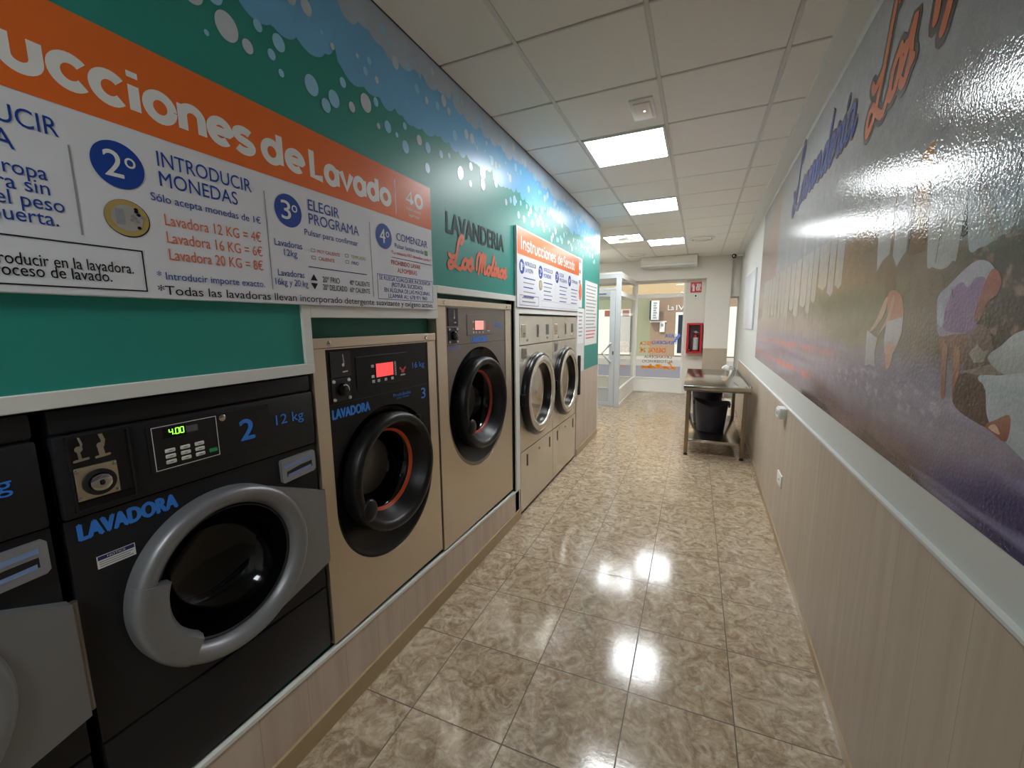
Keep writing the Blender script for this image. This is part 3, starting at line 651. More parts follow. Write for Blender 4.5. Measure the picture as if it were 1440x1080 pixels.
def compact_washer(d, num, label):
    Yc = lambda y: y+d
    y0, y1 = .392+d, 1.078+d; zb = .335
    t = thing('washing_machine', (XL-.3, (y0+y1)/2, PZ((y0+y1)/2)-.004), label, 'washing machine', 'washing machines along the green wall')
    xf = XL-.012
    mb = MB(); m = 'cabinet_black'
    mb.box(XL-.62, xf-.02, y0, y0+.012, zb, 1.445, m); mb.box(XL-.62, xf-.02, y1-.012, y1, zb, 1.445, m); mb.box(XL-.62, xf-.02, y0, y1, 1.433, 1.445, m)
    mb.box(XL-.62, XL-.6, y0, y1, zb, 1.445, m); mb.box(XL-.62, xf-.02, y0, y1, zb, zb+.012, m)
    mb.box(xf-.02, xf+.004, y0, y1, 1.389, 1.446, m, .008)                # lid strip
    mb.box(xf-.02, xf+.004, y0, y1, zb, .592, m, .006)                    # kick panel
    hole = ringloop(Yc(.724), .885, .205)
    mb.plate(xf, y0, y1, .597, 1.183, hole, m)
    mb.add([(xf-k, y, z) for k in (0, .02) for y, z in ((y0, .597), (y1, .597), (y1, 1.183), (y0, 1.183))], [(0, 4, 5, 1), (1, 5, 6, 2), (2, 6, 7, 3), (3, 7, 4, 0)], m)
    mb.box(xf-.03, xf-.012, y0+.004, y1-.004, 1.17, 1.40, 'deep_black'); mb.box(xf-.03, xf-.012, y0+.004, y1-.004, .585, .60, 'deep_black')
    mb.box(XL-.55, xf-.06, y0+.02, y1-.02, PZ(y0)-.006, zb, 'rubber_black')
    mb.build('cabinet', t)
    mb = MB(); mb.box(xf-.02, xf+.01, y0, y1, 1.188, 1.385, m, .006); fa = mb.build('control_fascia', t)
    xp = xf+.0105; P = left(xp+.002)
    # coin unit
    mb = MB(); q = (Yc(.412), Yc(.528), 1.202, 1.403-.022)
    outline(mb, q[0], q[1], q[2], q[3], .004, m, left(xp+.006))
    for a in ((q[0], q[0]+.004, q[2], q[3]), (q[1]-.004, q[1], q[2], q[3]), (q[0], q[1], q[2], q[2]+.004), (q[0], q[1], q[3]-.004, q[3])): mb.box(xp-.002, xp+.006, *a, m)
    rect(mb, q[0], q[1], q[2], q[3], 'deep_black', left(xp+.0006)); mb.box(xp, xp+.004, q[0]+.004, q[1]-.004, 1.206, 1.222, 'panel_black')
    cu = mb.build('coin_unit', t); P2 = left(xp+.004)
    mb = MB(); mb.box(xp, xp+.006, Yc(.418), Yc(.496), 1.226, 1.305, 'brushed_plate', .001, 1)
    for a, b in ((.422, 1.298), (.49, 1.298), (.422, 1.233), (.49, 1.233)): mb.lathe([(.006, .004), (.0075, .003), (.008, .0001)], Yc(a), b, 'chrome', 12, cx=xp)
    lp = mb.build('lock_plate', cu); lp['label'] = 'pale brushed metal plate'
    mb = MB(); mb.lathe([(.0, .031), (.008, .031), (.008, .022), (.004, .021)], Yc(.459), 1.263, 'rubber_black', 32, cx=xp+.004); mb.lathe([(.004, .021), (.014, .020), (.016, .016), (.016, .006), (.012, .006), (.012, .0001)], Yc(.459), 1.263, 'chrome', 32, cx=xp+.004)
    mb.box(xp+.018, xp+.0205, Yc(.4575), Yc(.4625), 1.257, 1.269, 'rubber_black'); mb.build('coin_lock', cu)
    for k, (a, mt) in enumerate(((.435, 'chrome'), (.474, 'brushed_plate'))):
        mb = MB(); PP = left(xp+.003)
        stroke(mb, [(Yc(a), 1.376), (Yc(a+.004), 1.36), (Yc(a+.002), 1.352)], .0022 if k == 0 else .004, mt, PP); ell(mb, Yc(a-.002), 1.349, .0075, .0075, mt, PP, 16)
        stroke(mb, [(Yc(a-.003), 1.345), (Yc(a-.001), 1.325)], .003 if k == 0 else .0055, mt, PP); stroke(mb, [(Yc(a-.012), 1.322), (Yc(a+.012), 1.324)], .003, mt, PP)
        mb.build('coin_slot', cu)
    # display
    mb = MB(); mb.box(xp-.001, xp+.002, Yc(.564), Yc(.902), 1.239, 1.370, 'deep_black'); dp = mb.build('display_panel', t)
    mb = MB(); outline(mb, Yc(.574), Yc(.736), 1.246, 1.365, .0018, 'print_white', left(xp+.003)); mb.build('border_line', dp)
    mb = MB(); rect(mb, Yc(.655), Yc(.685), 1.334, 1.353, 'display_dark', left(xp+.0025)); rect(mb, Yc(.60), Yc(.655), 1.330, 1.358, 'gloss_black', left(xp+.0024)); seg7(mb, '4.00', Yc(.613), Yc(.651), 1.337, 1.353, 'led_green', left(xp+.003)); dg = mb.build('digits', dp); dg['label'] = 'lit green digits'
    for r in range(3):
        for c in range(3):
            a, b = Yc(.611+.0365*c), 1.295-.0155*r
            mb = MB(); mb.box(xp+.001, xp+.005, a-.0125, a+.0125, b-.0055, b+.0055, 'button_white', .002, 1); mb.box(xp+.005, xp+.0055, a-.004, a+.004, b-.0015, b+.0015, 'print_grey'); mb.build('button', dp)
    mb = MB(); mb.box(xp+.001, xp+.005, Yc(.708), Yc(.73), 1.2595, 1.2715, 'button_green', .002, 1); bt = mb.build('button', dp); bt['label'] = 'green button'
    mb = MB(); mb.lathe([(0, .01), (.004, .01), (.006, .007), (.006, .0001)], Yc(.753), 1.355, 'chrome', 24, cx=xp+.001); mb.build('panel_lock', t)
    mb = MB(); text(mb, num, Yc(.803), Yc(.846), 1.270, .064, 'lettering_blue', left(xp+.0028), bold=.03, fat=.002); mb.build('lettering', t); mb = MB(); text(mb, '12 kg', Yc(.925), Yc(1.033), 1.292, .033, 'lettering_blue', left(xp+.0012), bold=.02); mb.build('lettering', t)
    mb = MB(); text(mb, 'LAVADORA', Yc(.414), Yc(.616), 1.130, .038, 'lettering_blue', left(xf+.0012), bold=.03, fat=.0028); mb.build('lettering', t)
    mb = MB(); PN = left(xf+.001); rect(mb, Yc(.436), Yc(.512), 1.043, 1.0755, 'print_white', PN); rect(mb, Yc(.438), Yc(.510), 1.064, 1.074, 'print_navy', left(xf+.0015)); text(mb, 'NOTICE', Yc(.456), Yc(.492), 1.0665, .005, 'print_white', left(xf+.002), bold=.02)
    for k in range(3): rect(mb, Yc(.44), Yc(.507-.006*(k % 2)), 1.047+.0055*k, 1.0495+.0055*k, 'print_grey', left(xf+.0015))
    nl = mb.build('notice_label', t); nl['label'] = 'small white notice label with a navy heading'
    # detergent drawer
    mb = MB(); mb.prism([(Yc(.928), 1.158), (Yc(.933), 1.163), (Yc(1.060), 1.166), (Yc(1.066), 1.160), (Yc(1.066), 1.096), (Yc(1.058), 1.088), (Yc(.936), 1.080), (Yc(.930), 1.086)], xf, xf+.014, 'drawer_silver'); dw = mb.build('detergent_drawer', t)
    mb = MB(); P3 = left(xf+.0146); mb.flat([(Yc(.946), 1.118), (Yc(1.0), 1.128), (Yc(1.05), 1.131), (Yc(1.05), 1.108), (Yc(.946), 1.100)], xf+.0144, 'rubber_black'); mb.flat([(Yc(.950), 1.108), (Yc(1.046), 1.117), (Yc(1.046), 1.106), (Yc(.950), 1.098)], xf+.0148, 'film_blue'); mb.build('grip', dw)
    mb = MB(); mb.flat([(Yc(.938), 1.144), (Yc(1.052), 1.152), (Yc(1.052), 1.140), (Yc(.938), 1.132)], xf+.0146, 'film_blue'); mb.build('film_strip', dw)
    # door
    cy, cz = Yc(.724), .885
    dr = MB(); prof = [(-.012, .256), (.026, .257), (.04, .252), (.047, .243), (.047, .230), (.036, .211), (.022, .204), (.008, .199), (-.012, .198)]
    dr.lathe(prof, cy, cz, 'door_silver', 96, cx=XL)
    R = .2525; ya = Yc(1.082)
    def tang(py, pz, sgn):                                           # tangent point of a line from (py,pz) to the ring
        dy, dz = py-cy, pz-cz; D = math.hypot(dy, dz); b = math.atan2(dz, dy)+sgn*math.acos(R/D); return b
    b1 = tang(ya, 1.0, 1); b0 = tang(ya, .71, -1)
    arcp = [(cy+R*math.cos(b1+(b0-b1)*i/24), cz+R*math.sin(b1+(b0-b1)*i/24)) for i in range(25)]
    wing = arcp+[(ya, .71), (ya, 1.0)]
    mid = (ya-.06, .855); c0 = MB(); pts = wing; n = len(pts)
    dr.add([(XL-.012, *p) for p in pts]+[(XL+.028, *p) for p in pts[:25]]+[(XL+.02, *pts[25]), (XL+.02, *pts[26])], [(i, (i+1) % n, n+(i+1) % n, n+i) for i in range(n)]+[tuple(range(n, 2*n))], 'door_silver')
    do = dr.build('door', t, 40)
    mb = MB()
    ha0, ha1 = math.radians(160), math.radians(232)
    mb.lathe([(-.0, .259), (.028, .2595), (.043, .254), (.051, .243), (.052, .222), (.047, .184), (.03, .174), (.004, .172)], cy, cz, 'door_silver', 30, ha0, ha1, cx=XL)
    pr = [(-.0, .259), (.028, .2595), (.043, .254), (.051, .243), (.052, .222), (.047, .184), (.03, .174), (.004, .172)]
    for a in (ha0, ha1): mb.add([(XL+x, cy+r*math.cos(a), cz+r*math.sin(a)) for x, r in pr], [tuple(range(len(pr)))], 'door_silver')
    mb.build('door_handle', do)
    mb = MB(); mb.lathe([(.004, .201), (.012, .194), (-.01, .187), (-.05, .165), (-.09, .138), (-.115, .10), (-.118, .0001)], cy, cz, 'gloss_black', 64, cx=XL); mb.build('door_glass', do)
    mb = MB(); mb.lathe([(.008, .200), (.014, .196), (.010, .191)], cy, cz, 'rubber_black', 64, cx=XL); mb.build('door_seal', do)
    mb = MB(); mb.tube([(XL+.002, ya+.006, .715), (XL+.002, ya+.006, .998)], .008, 'steel_dark', 10); mb.build('hinge', do)
    return t
compact_washer(0, '2', 'black 12 kg washing machine numbered 2 with a silver ring door')
compact_washer(-.708, '1', 'black washing machine cut off at the left edge, left of machine 2')

# ------------------------------------------------------------------ washing machines, tall steel kind
def tall_washer(y0, y1, zb, zt, pan, ins_r, scz, ring, panel, glass_m, gask, label, tx):
    t = thing('washing_machine', (XL-.35, (y0+y1)/2, PZ((y0+y1)/2)-.004), label, 'washing machine', 'washing machines along the green wall')
    xf = XL-.004; py0, py1, ptop, pseam = pan; cy = (py0+py1)/2
    def stadium(r, za, zt_, n=40, top=True):
        o = [(cy+r*math.cos(PI+PI*i/n), za+r*math.sin(PI+PI*i/n)) for i in range(n+1)]
        return o+([(cy+r*math.cos(PI*i/n), zt_+r*math.sin(PI*i/n)) for i in range(n+1)] if top else [(py1, ptop), (py0, ptop)])
    ins = stadium((py1-py0)/2, scz, 0, top=False)
    mb = MB(); m = 'steel'; D = XL-.75
    mb.box(D, xf-.001, y0, y0+.012, zb, zt-.002, m); mb.box(D, xf-.001, y1-.012, y1, zb, zt-.002, m); mb.box(D, xf-.001, y0, y1, zt-.014, zt-.002, m); mb.box(D, D+.01, y0, y1, zb, zt, m)
    mb.plate(xf, y0, y1, zb, zt-.04, ins, m, (cy, (scz+ptop)/2)); mb.box(D+.05, xf-.06, y0+.02, y1-.02, PZ(y1)-.006, zb+.004, 'rubber_black')
    n = len(ins); mb.add([(xf, *p) for p in ins]+[(xf-.014, *p) for p in ins], [(i, (i+1) % n, n+(i+1) % n, n+i) for i in range(n)], m)
    mb.build('cabinet', t)
    mb = MB(); mb.box(xf-.012, xf+.006, y0+.001, y1-.001, zt-.038, zt, 'steel', .002, 1); tb = mb.build('top_rail', t)
    for a in (y0+.075, y1-.09):
        mb = MB(); mb.lathe([(.006, .011), (.009, .010), (.010, .004), (.007, .0001)], a, zt-.02, 'chrome', 20, cx=xf); mb.build('screw', tb)
    # front insert with a dished recess
    xi = xf-.004; za, zz = ring[1]-.03, ring[1]+.005
    rec = [(cy+ins_r*math.cos(2*PI*i/80), scz+.012+ins_r*math.sin(2*PI*i/80)) for i in range(80)] if panel == 'steel_dark' else stadium(ins_r, scz+.004, ring[1]-.01)
    mb = MB(); lo_out = stadium((py1-py0)/2-.0005, scz, 0, top=False)
    cc = (cy, ring[1])
    # insert plate: outline by rays so that it closes on the recess loop
    def ray(a, poly):
        best = None; dy, dz = math.cos(a), math.sin(a)
        for i in range(len(poly)):
            (p1, q1), (p2, q2) = poly[i], poly[(i+1) % len(poly)]; ex, ez = p2-p1, q2-q1; de = dy*ez-dz*ex
            if abs(de) < 1e-12: continue
            s = ((p1-cc[0])*ez-(q1-cc[1])*ex)/de; w = ((p1-cc[0])*dz-(q1-cc[1])*dy)/de
            if s > 0 and -1e-6 <= w <= 1+1e-6: best = s if best is None else min(best, s)
        return (cc[0]+best*dy, cc[1]+best*dz)
    def loops(poly, k=160): return [ray(2*PI*i/k+.003, poly) for i in range(k)]
    angs = [2*PI*i/160+.003 for i in range(160)]+[math.atan2(q-cc[1], p-cc[0]) % (2*PI) for p, q in ((py0+.0005, ptop), (py1-.0005, ptop))]; angs.sort()
    A = [ray(a, lo_out) for a in angs]; Bq = [ray(a, rec) for a in angs]; k = len(angs)
    mb.add([(xi, *p) for p in A]+[(xi, *p) for p in Bq], [(i, k+i, k+(i+1) % k, (i+1) % k) for i in range(k)], panel)
    zr = ring[1]; Rr = ring[2]; Cq = [(cy+(Rr-.01)*math.cos(a), zr+(Rr-.01)*math.sin(a)) for a in angs]
    Md = [((b[0]*.75+c[0]*.25), (b[1]*.75+c[1]*.25)) for b, c in zip(Bq, Cq)]
    mb.add([(xi, *p) for p in Bq]+[(xi-.02, *p) for p in Md]+[(xi-.032, *p) for p in Cq], [(j*k+i, (j+1)*k+i, (j+1)*k+(i+1) % k, j*k+(i+1) % k) for j in (0, 1) for i in range(k)], 'panel_black')
    mb.box(xi-.001, xi+.0006, py0+.001, py1-.001, pseam-.0015, pseam+.0015, 'deep_black')
    fp = mb.build('front_panel', t); fp['label'] = 'black front panel' if panel != 'steel_dark' else 'dark steel front panel'
    xp = xi+.0005
    mb = MB(); a0, a1, b0, b1 = tx['coin']; mb.box(xp-.001, xp+.004, a0, a1, b0, b1, 'deep_black', .001, 1); cu = mb.build('coin_unit', t)
    mb = MB(); PP = left(xp+.0045); ac = (a0+a1)/2+.012
    stroke(mb, [(ac, b1-.012), (ac+.003, b0+.055), (ac, b0+.05)], .0025, 'chrome', PP); ell(mb, ac-.001, b0+.048, .007, .007, 'chrome', PP, 14); stroke(mb, [(ac-.004, b0+.02), (ac+.018, b0+.021)], .003, 'chrome', PP); mb.build('coin_slot', cu)
    mb = MB(); c0, c1, d0, d1 = tx['lock']; mb.box(xp-.001, xp+.003, c0, c1, d0, d1, 'deep_black', .001, 1); ck = mb.build('coin_lock', t)
    for a in (c0+.01, c1-.01):
        for b in (d0+.01, d1-.01):
            mb = MB(); mb.lathe([(.0, .007), (.005, .006), (.006, .0001)], a, b, 'button_white', 14, cx=xp+.003); mb.build('screw', ck)
    mb = MB(); kc = ((c0+c1)/2+.004, (d0+d1)/2); mb.lathe([(0, .027), (.012, .025), (.016, .018), (.016, .0001)], *kc, 'gloss_black', 28, cx=xp+.003); stroke(mb, [(kc[0]+.02*math.cos(x), kc[1]+.02*math.sin(x)) for x in (1.9, 1.4, .9, .4, -.1)], .003, 'chrome', left(xp+.0185)); mb.build('knob', ck)
    mb = MB(); e0, e1, f0, f1 = tx['ctrl']; mb.box(xp-.001, xp+.002, e0, e1, f0, f1, panel if panel == 'steel_dark' else 'panel_black', .001, 1); outline(mb, e0+.002, e1-.002, f0+.002, f1-.002, .0012, 'deep_black', left(xp+.0024)); cp = mb.build('control_panel', t)
    g0, g1, h0, h1 = tx['scr']
    mb = MB(); mb.box(xp+.001, xp+.0035, g0-.004, g1+.004, h0-.004, h1+.004, 'deep_black'); mb.box(xp+.003, xp+.0042, g0, g1, h0, h1, glass_m); sc = mb.build('screen', cp); sc['label'] = 'lit pink screen' if glass_m == 'screen_pink' else 'lit red screen'
    for a, b in ((g0-.021, h1-.008), (g0-.021, h0+.006), (g0-.019, h0-.016), (g0+.014, h0-.016), (g0+.06, h0-.016), (g0+.105, h0-.016)):
        mb = MB(); mb.box(xp+.001, xp+.004, a-.008, a+.008, b-.006, b+.006, 'button_white', .001, 1); mb.box(xp+.004, xp+.0044, a-.003, a+.003, b-.002, b+.002, 'print_grey'); mb.build('button', cp)
    mb = MB()
    for i in range(6): outline(mb, g1+.012, g1+.023, h0-.004+.011*i, h0+.005+.011*i, .0016, 'print_white', left(xp+.0026))
    mb.build('panel_marks', cp); mb = MB(); lg = (g1+.07, h0+.012); Pq = left(xp+.003)
    for sgn in (-1, 1): stroke(mb, smooth_line([(lg[0]+sgn*.02, lg[1]+.014), (lg[0]+sgn*.006, lg[1]+.002), (lg[0], lg[1]-.008)]), .0045, 'print_red', Pq); 
    ell(mb, lg[0], lg[1]-.004, .013, .007, 'print_red', Pq, 16)
    for i in range(4): rect(mb, lg[0]-.017+.009*i, lg[0]-.011+.009*i, lg[1]-.024, lg[1]-.017, 'print_white', Pq)
    mb.build('emblem', cp)
    mb = MB(); PT = left(xp+.0014)
    for s, a, b, z, c, bo in tx['text']:
        mb = MB(); text(mb, s, a, b, z, c, 'lettering_blue', PT, bold=.03 if s == 'LAVADORA' else bo, fat=.0026 if s == 'LAVADORA' else 0); mb.build('lettering', t)
    # door: fat black ring, deep porthole, coloured gasket, round handle
    ry, rz, RO = cy, ring[1], ring[2]; RI = RO*.76
    mb = MB(); mb.lathe([(-.036, RO-.008), (.0, RO), (.034, RO-.003), (.05, RO-.012), (.055, RO-.026), (.05, RO-.042), (.036, RO-.052), (.0, RO-.064), (-.030, RI-.018)], ry, rz, 'ring_black', 88, cx=XL); do = mb.build('door', t, 60)
    mb = MB(); mb.lathe([(-.030, RI-.0185), (-.034, RI-.026), (-.043, RI-.031)], ry, rz, gask, 72, cx=XL); ga = mb.build('gasket', do, 60); ga['label'] = 'orange ring seal' if gask == 'gasket_orange' else 'red ring seal'
    mb = MB(); mb.lathe([(-.043, RI-.0315), (-.05, RI-.04), (-.09, RI-.052), (-.14, RI-.075), (-.17, RI-.105), (-.172, .0001)], ry, rz, 'gloss_black', 64, cx=XL); mb.lathe([(-.140, RI-.077), (-.135, RI-.092), (-.128, RI-.12), (-.124, .0001)], ry, rz, 'drum_dark', 48, cx=XL); mb.build('porthole', do, 40)
    mb = MB(); mb.ball((XL+.05, ry-RO*.74, rz-RO*.38), (.02, .042, .05), 'ring_black'); mb.build('handle', do)
    for a in (.72, -.35):
        mb = MB(); mb.box(XL-.03, XL+.012, ry+(RO+.012)*math.cos(a)-.012, ry+(RO+.012)*math.cos(a)+.012, rz+(RO+.012)*math.sin(a)-.03, rz+(RO+.012)*math.sin(a)+.03, 'panel_black', .005); mb.build('hinge', do)
    return t
tall_washer(1.094, 1.884, .325, 1.578, (1.154, 1.815, 1.533, 1.314), .322, .872, (0, .945, .28), 'panel_black', 'screen_red', 'gasket_orange',
    'steel 16 kg washing machine numbered 3 with a black front and orange seal',
    dict(coin=(1.174, 1.279, 1.42, 1.522), lock=(1.174, 1.272, 1.322, 1.415), ctrl=(1.307, 1.65, 1.355, 1.493), scr=(1.424, 1.536, 1.394, 1.454),
         text=[('16 kg', 1.684, 1.782, 1.409, .027, .05), ('LAVADORA', 1.169, 1.373, 1.256, .037, .055), ('3', 1.746, 1.782, 1.242, .054, .04), ('Prohibido', 1.53, 1.66, 1.285, .015, .03), ('usar tintes', 1.555, 1.645, 1.273, .008, .02)]))
tall_washer(1.905, 2.888, .303, 1.764, (1.998, 2.79, 1.722, 1.503), .383, 1.082, (0, 1.108, .305), 'steel_dark', 'screen_pink', 'gasket_red',
    'tallest steel washing machine with a grey front, beside the dryers',
    dict(coin=(2.022, 2.13, 1.613, 1.716), lock=(2.022, 2.126, 1.512, 1.605), ctrl=(2.235, 2.58, 1.553, 1.682), scr=(2.333, 2.45, 1.586, 1.645),
         text=[('20 kg', 2.605, 2.735, 1.60, .032, .02), ('LAVADORA', 2.288, 2.497, 1.508, .036, .055), ('Prohibido', 2.02, 2.152, 1.478, .015, .03)]))

# ------------------------------------------------------------------ tumble dryers
def dryer(y0, label):
    y1 = y0+.834; xf = XL-.004; t = thing('tumble_dryer', (XL-.3, (y0+y1)/2, 0), label, 'tumble dryer', 'steel tumble dryers'); cy, cz = y0+.38, 1.005
    m = 'steel_bright'; D = XL-.7; mb = MB()
    mb.box(D, xf-.012, y0, y0+.01, .03, 1.685, m); mb.box(D, xf-.012, y1-.01, y1, .03, 1.685, m); mb.box(D, xf-.012, y0, y1, 1.675, 1.685, m); mb.box(D, D+.01, y0, y1, .03, 1.685, m)
    mb.plate(xf, y0, y1, .556, 1.441, ringloop(cy, cz, .3), m)
    mb.add([(xf-k, y, z) for k in (0, .014) for y, z in ((y0, .556), (y1, .556), (y1, 1.441), (y0, 1.441))], [(0, 4, 5, 1), (1, 5, 6, 2), (2, 6, 7, 3), (3, 7, 4, 0)], m)
    mb.box(xf-.03, xf-.012, y0, y1, 0, 1.68, 'deep_black') if False else None
    mb.box(D+.05, xf-.03, y0+.01, y1-.01, 0, .03, 'rubber_black'); mb.build('cabinet', t)
    mb = MB(); mb.box(xf-.012, xf+.002, y0, y1, 1.447, 1.685, m, .003, 1); hp = mb.build('control_panel', t); xp = xf+.002
    mb = MB(); mb.box(xp-.001, xp+.003, y0+.045, y0+.128, 1.508, 1.614, 'brushed_plate', .002, 1)
    mb.box(xp+.003, xp+.0036, y0+.078, y0+.105, 1.535, 1.545, 'rubber_black'); mb.box(xp+.003, xp+.0036, y0+.082, y0+.09, 1.515, 1.525, 'rubber_black'); mb.build('coin_plate', hp)
    mb = MB(); mb.box(xp-.001, xp+.004, y0+.39, y0+.44, 1.502, 1.614, 'steel_dark', .003, 1); mb.box(xp+.004, xp+.005, y0+.412, y0+.42, 1.53, 1.6, 'rubber_black'); mb.build('coin_slot', hp)
    mb = MB(); mb.box(xp-.001, xp+.003, y0+.63, y0+.71, 1.518, 1.612, 'display_dark', .002, 1); mb.build('display', hp)
    for a, b in ((.16, 1.485), (.66, 1.49)):
        mb = MB(); mb.lathe([(0, .012), (.006, .011), (.007, .0001)], y0+a, b, 'chrome', 18, cx=xp); mb.build('lock', hp)
    mb = MB(); mb.box(xf-.001, xf+.003, y0+.045, y0+.148, 1.338, 1.424, 'steel_dark', .002, 1); mb.build('badge_plate', t)
    mb = MB(); mb.box(xf-.012, xf+.003, y0, y1, .03, .549, m, .003, 1); lp = mb.build('lower_panel', t)
    for a in (.148, .742):
        mb = MB(); mb.box(xf+.002, xf+.0045, y0+a-.012, y0+a+.012, .402, .505, 'rubber_black', .004); mb.build('finger_slot', lp)
    mb = MB(); mb.lathe([(0, .012), (.006, .011), (.007, .0001)], y0+.438, .478, 'chrome', 18, cx=xf+.003); mb.build('lock', lp)
    mb = MB(); mb.lathe([(-.002, .362), (.026, .37), (.046, .36), (.058, .343), (.06, .335)], cy, cz, 'ring_dryer', 88, cx=XL); mb.lathe([(.004, .268), (.05, .272)], cy, cz, 'ring_dryer', 88, cx=XL); do = mb.build('door', t, 50)
    mb = MB(); mb.lathe([(.06, .335), (.066, .328), (.066, .284), (.058, .272), (.048, .270)], cy, cz, 'steel_bright', 88, cx=XL); fr = mb.build('door_rim', do, 50); fr['label'] = 'polished steel rim'
    mb = MB(); mb.lathe([(.008, .27), (.006, .2), (.004, .0001)], cy, cz, 'mirror_steel', 64, cx=XL); mb.build('door_glass', do, 50)
    mb = MB(); mb.box(XL, XL+.05, cy-.395, cy-.36, cz-.05, cz+.05, 'panel_black', .008); mb.build('hinge', do)
    return t
dryer(3.048, 'steel tumble dryer with a big black ring door, next to the tall washing machine')
dryer(3.890, 'farther steel tumble dryer with a ring door, next to the wall papers')

# ------------------------------------------------------------------ instruction boards and papers on the left wall
XS = XL+.022; PS = left(XS+.0008); PS2 = left(XS+.0014); PS3 = left(XS+.002)
t = thing('instruction_board', (XL, .9, 1.70), 'large washing instruction board with an orange heading, above machines 2 and 3', 'board')
mb = MB(); mb.box(XL, XS, -.06, 1.853, 1.70, 2.305, 'board_white', .002, 1); mb.build('panel', t)
mb = MB(); rect(mb, -.06, 1.853, 2.102, 2.305, 'orange_print', left(XS+.0004)); hb = mb.build('heading_band', t)
mb = MB(); w = .0112
for wd, a, b in (('Instr', .085, .40), ('ucciones', .402, .925), ('de', .945, 1.108), ('Lavado', 1.122, 1.552)): round_word(mb, wd, a, b, 2.147, .0615, w, 'print_white', PS)
round_word(mb, '40', 1.65, 1.79, 2.187, .040, .0085, 'print_white', PS); rect(mb, 1.579, 1.5835, 2.12, 2.268, 'print_white', PS)
text(mb, 'minutos', 1.655, 1.768, 2.158, .017, 'print_white', PS); text(mb, 'aprox', 1.672, 1.755, 2.133, .016, 'print_white', PS); mb.build('lettering', hb)
for n_, y_ in (('1º', .12), ('2º', .575), ('3º', 1.025), ('4º', 1.49)):
    mb = MB(); ell(mb, y_, 2.008, .051, .053, 'print_blue', PS, 48); text(mb, n_[0], y_-.027, y_+.008, 1.98, .058, 'print_white', PS2, bold=.035); text(mb, 'o', y_+.013, y_+.034, 2.008, .034, 'print_white', PS2, bold=.03)
    sb = mb.build('step_badge', t); sb['label'] = 'blue step circle'
T = [('INTRODUCIR', .232, .478, 2.033, .036, 'print_blue', .01), ('LA ROPA', .232, .408, 1.984, .036, 'print_blue', .01),
 ('Introducir la ropa', .20, .449, 1.937, .028, 'print_blue', .008), ('en la lavadora sin', .20, .449, 1.907, .028, 'print_blue', .008), ('superar el peso', .25, .468, 1.876, .028, 'print_blue', .008), ('y cerrar la puerta.', .20, .455, 1.845, .028, 'print_blue', .008),
 ('Vaciar bolsillos y rincones antes de introducir en la lavadora.', -.02, .576, 1.758, .024, 'print_black', .012), ('Retirar la ropa cuando termine el proceso de lavado.', -.02, .532, 1.735, .024, 'print_black', .012),
 ('INTRODUCIR', .657, .902, 2.033, .036, 'print_blue', .004), ('MONEDAS', .657, .855, 1.985, .036, 'print_blue', .004), ('Sólo acepta monedas de 1€', .633, .922, 1.945, .019, 'print_blue', .006),
 ('Lavadora 12 KG = 4€', .657, .918, 1.889, .028, 'print_orange', .01), ('Lavadora 16 KG = 6€', .657, .918, 1.845, .028, 'print_orange', .01), ('Lavadora 20 KG = 8€', .657, .916, 1.802, .028, 'print_orange', .01),
 ('* Introducir importe exacto.', .624, .916, 1.75, .019, 'print_blue', .008), ('*Todas las lavadoras llevan incorporado detergente suavizante y oxígeno activo.', .622, 1.842, 1.711, .023, 'print_black', .008),
 ('ELEGIR', 1.106, 1.245, 2.03, .036, 'print_blue', .004), ('PROGRAMA', 1.104, 1.342, 1.983, .036, 'print_blue', .004), ('Pulsar para confirmar', 1.082, 1.334, 1.942, .02, 'print_blue', .006),
 ('Lavadoras', .964, 1.067, 1.889, .021, 'print_blue', .008), ('12kg', .995, 1.045, 1.86, .021, 'print_blue', .008), ('MUY CALIENTE', 1.131, 1.234, 1.887, .012, 'print_red', .008), ('CALIENTE', 1.133, 1.206, 1.862, .012, 'print_red', .008), ('TEMPLADO', 1.29, 1.37, 1.89, .012, 'print_gold', .008), ('FRIO', 1.293, 1.33, 1.866, .012, 'print_blue', .008),
 ('Lavadoras', .966, 1.068, 1.792, .021, 'print_blue', .008), ('16kg y 20 kg', .954, 1.08, 1.762, .021, 'print_blue', .008), ('20º FRIO', 1.145, 1.225, 1.785, .02, 'print_black', .004), ('20º DELICADO', 1.145, 1.26, 1.757, .02, 'print_black', .004), ('40º CALIENTE', 1.275, 1.385, 1.785, .018, 'print_black', .004), ('60º CALIENTE', 1.275, 1.385, 1.757, .018, 'print_black', .004),
 ('COMENZAR', 1.575, 1.811, 2.007, .032, 'print_blue', .004), ('Pulsar botón verde', 1.56, 1.775, 1.972, .02, 'print_blue', .004), ('*La máquina NO devuelve cambio*', 1.535, 1.842, 1.943, .014, 'print_red', .004), ('PROHIBIDO LAVAR', 1.53, 1.745, 1.895, .02, 'print_red', .006), ('ALFOMBRAS', 1.57, 1.715, 1.863, .02, 'print_red', .006),
 ('SE RUEGA CUALQUIER INCIDENCIA', 1.447, 1.825, 1.822, .018, 'print_blue', .006), ('(ROTURA, SUCIEDAD)', 1.525, 1.755, 1.797, .018, 'print_blue', .006), ('EN ALGUNA DE LAS MÁQUINAS', 1.475, 1.815, 1.771, .018, 'print_blue', .006), ('LLAMAR AL: 678 971 960', 1.5, 1.79, 1.746, .018, 'print_blue', .006)]
mb = MB()
for s, a, b, z, c, m, bo in T: text(mb, s, a, b, z, c, m, PS, bold=bo)
for a in (.491, .9425, 1.405): rect(mb, a-.0018, a+.0018, 1.745 if a > .8 else 1.834, 2.05 if a > .8 else 2.023, 'print_grey', PS)
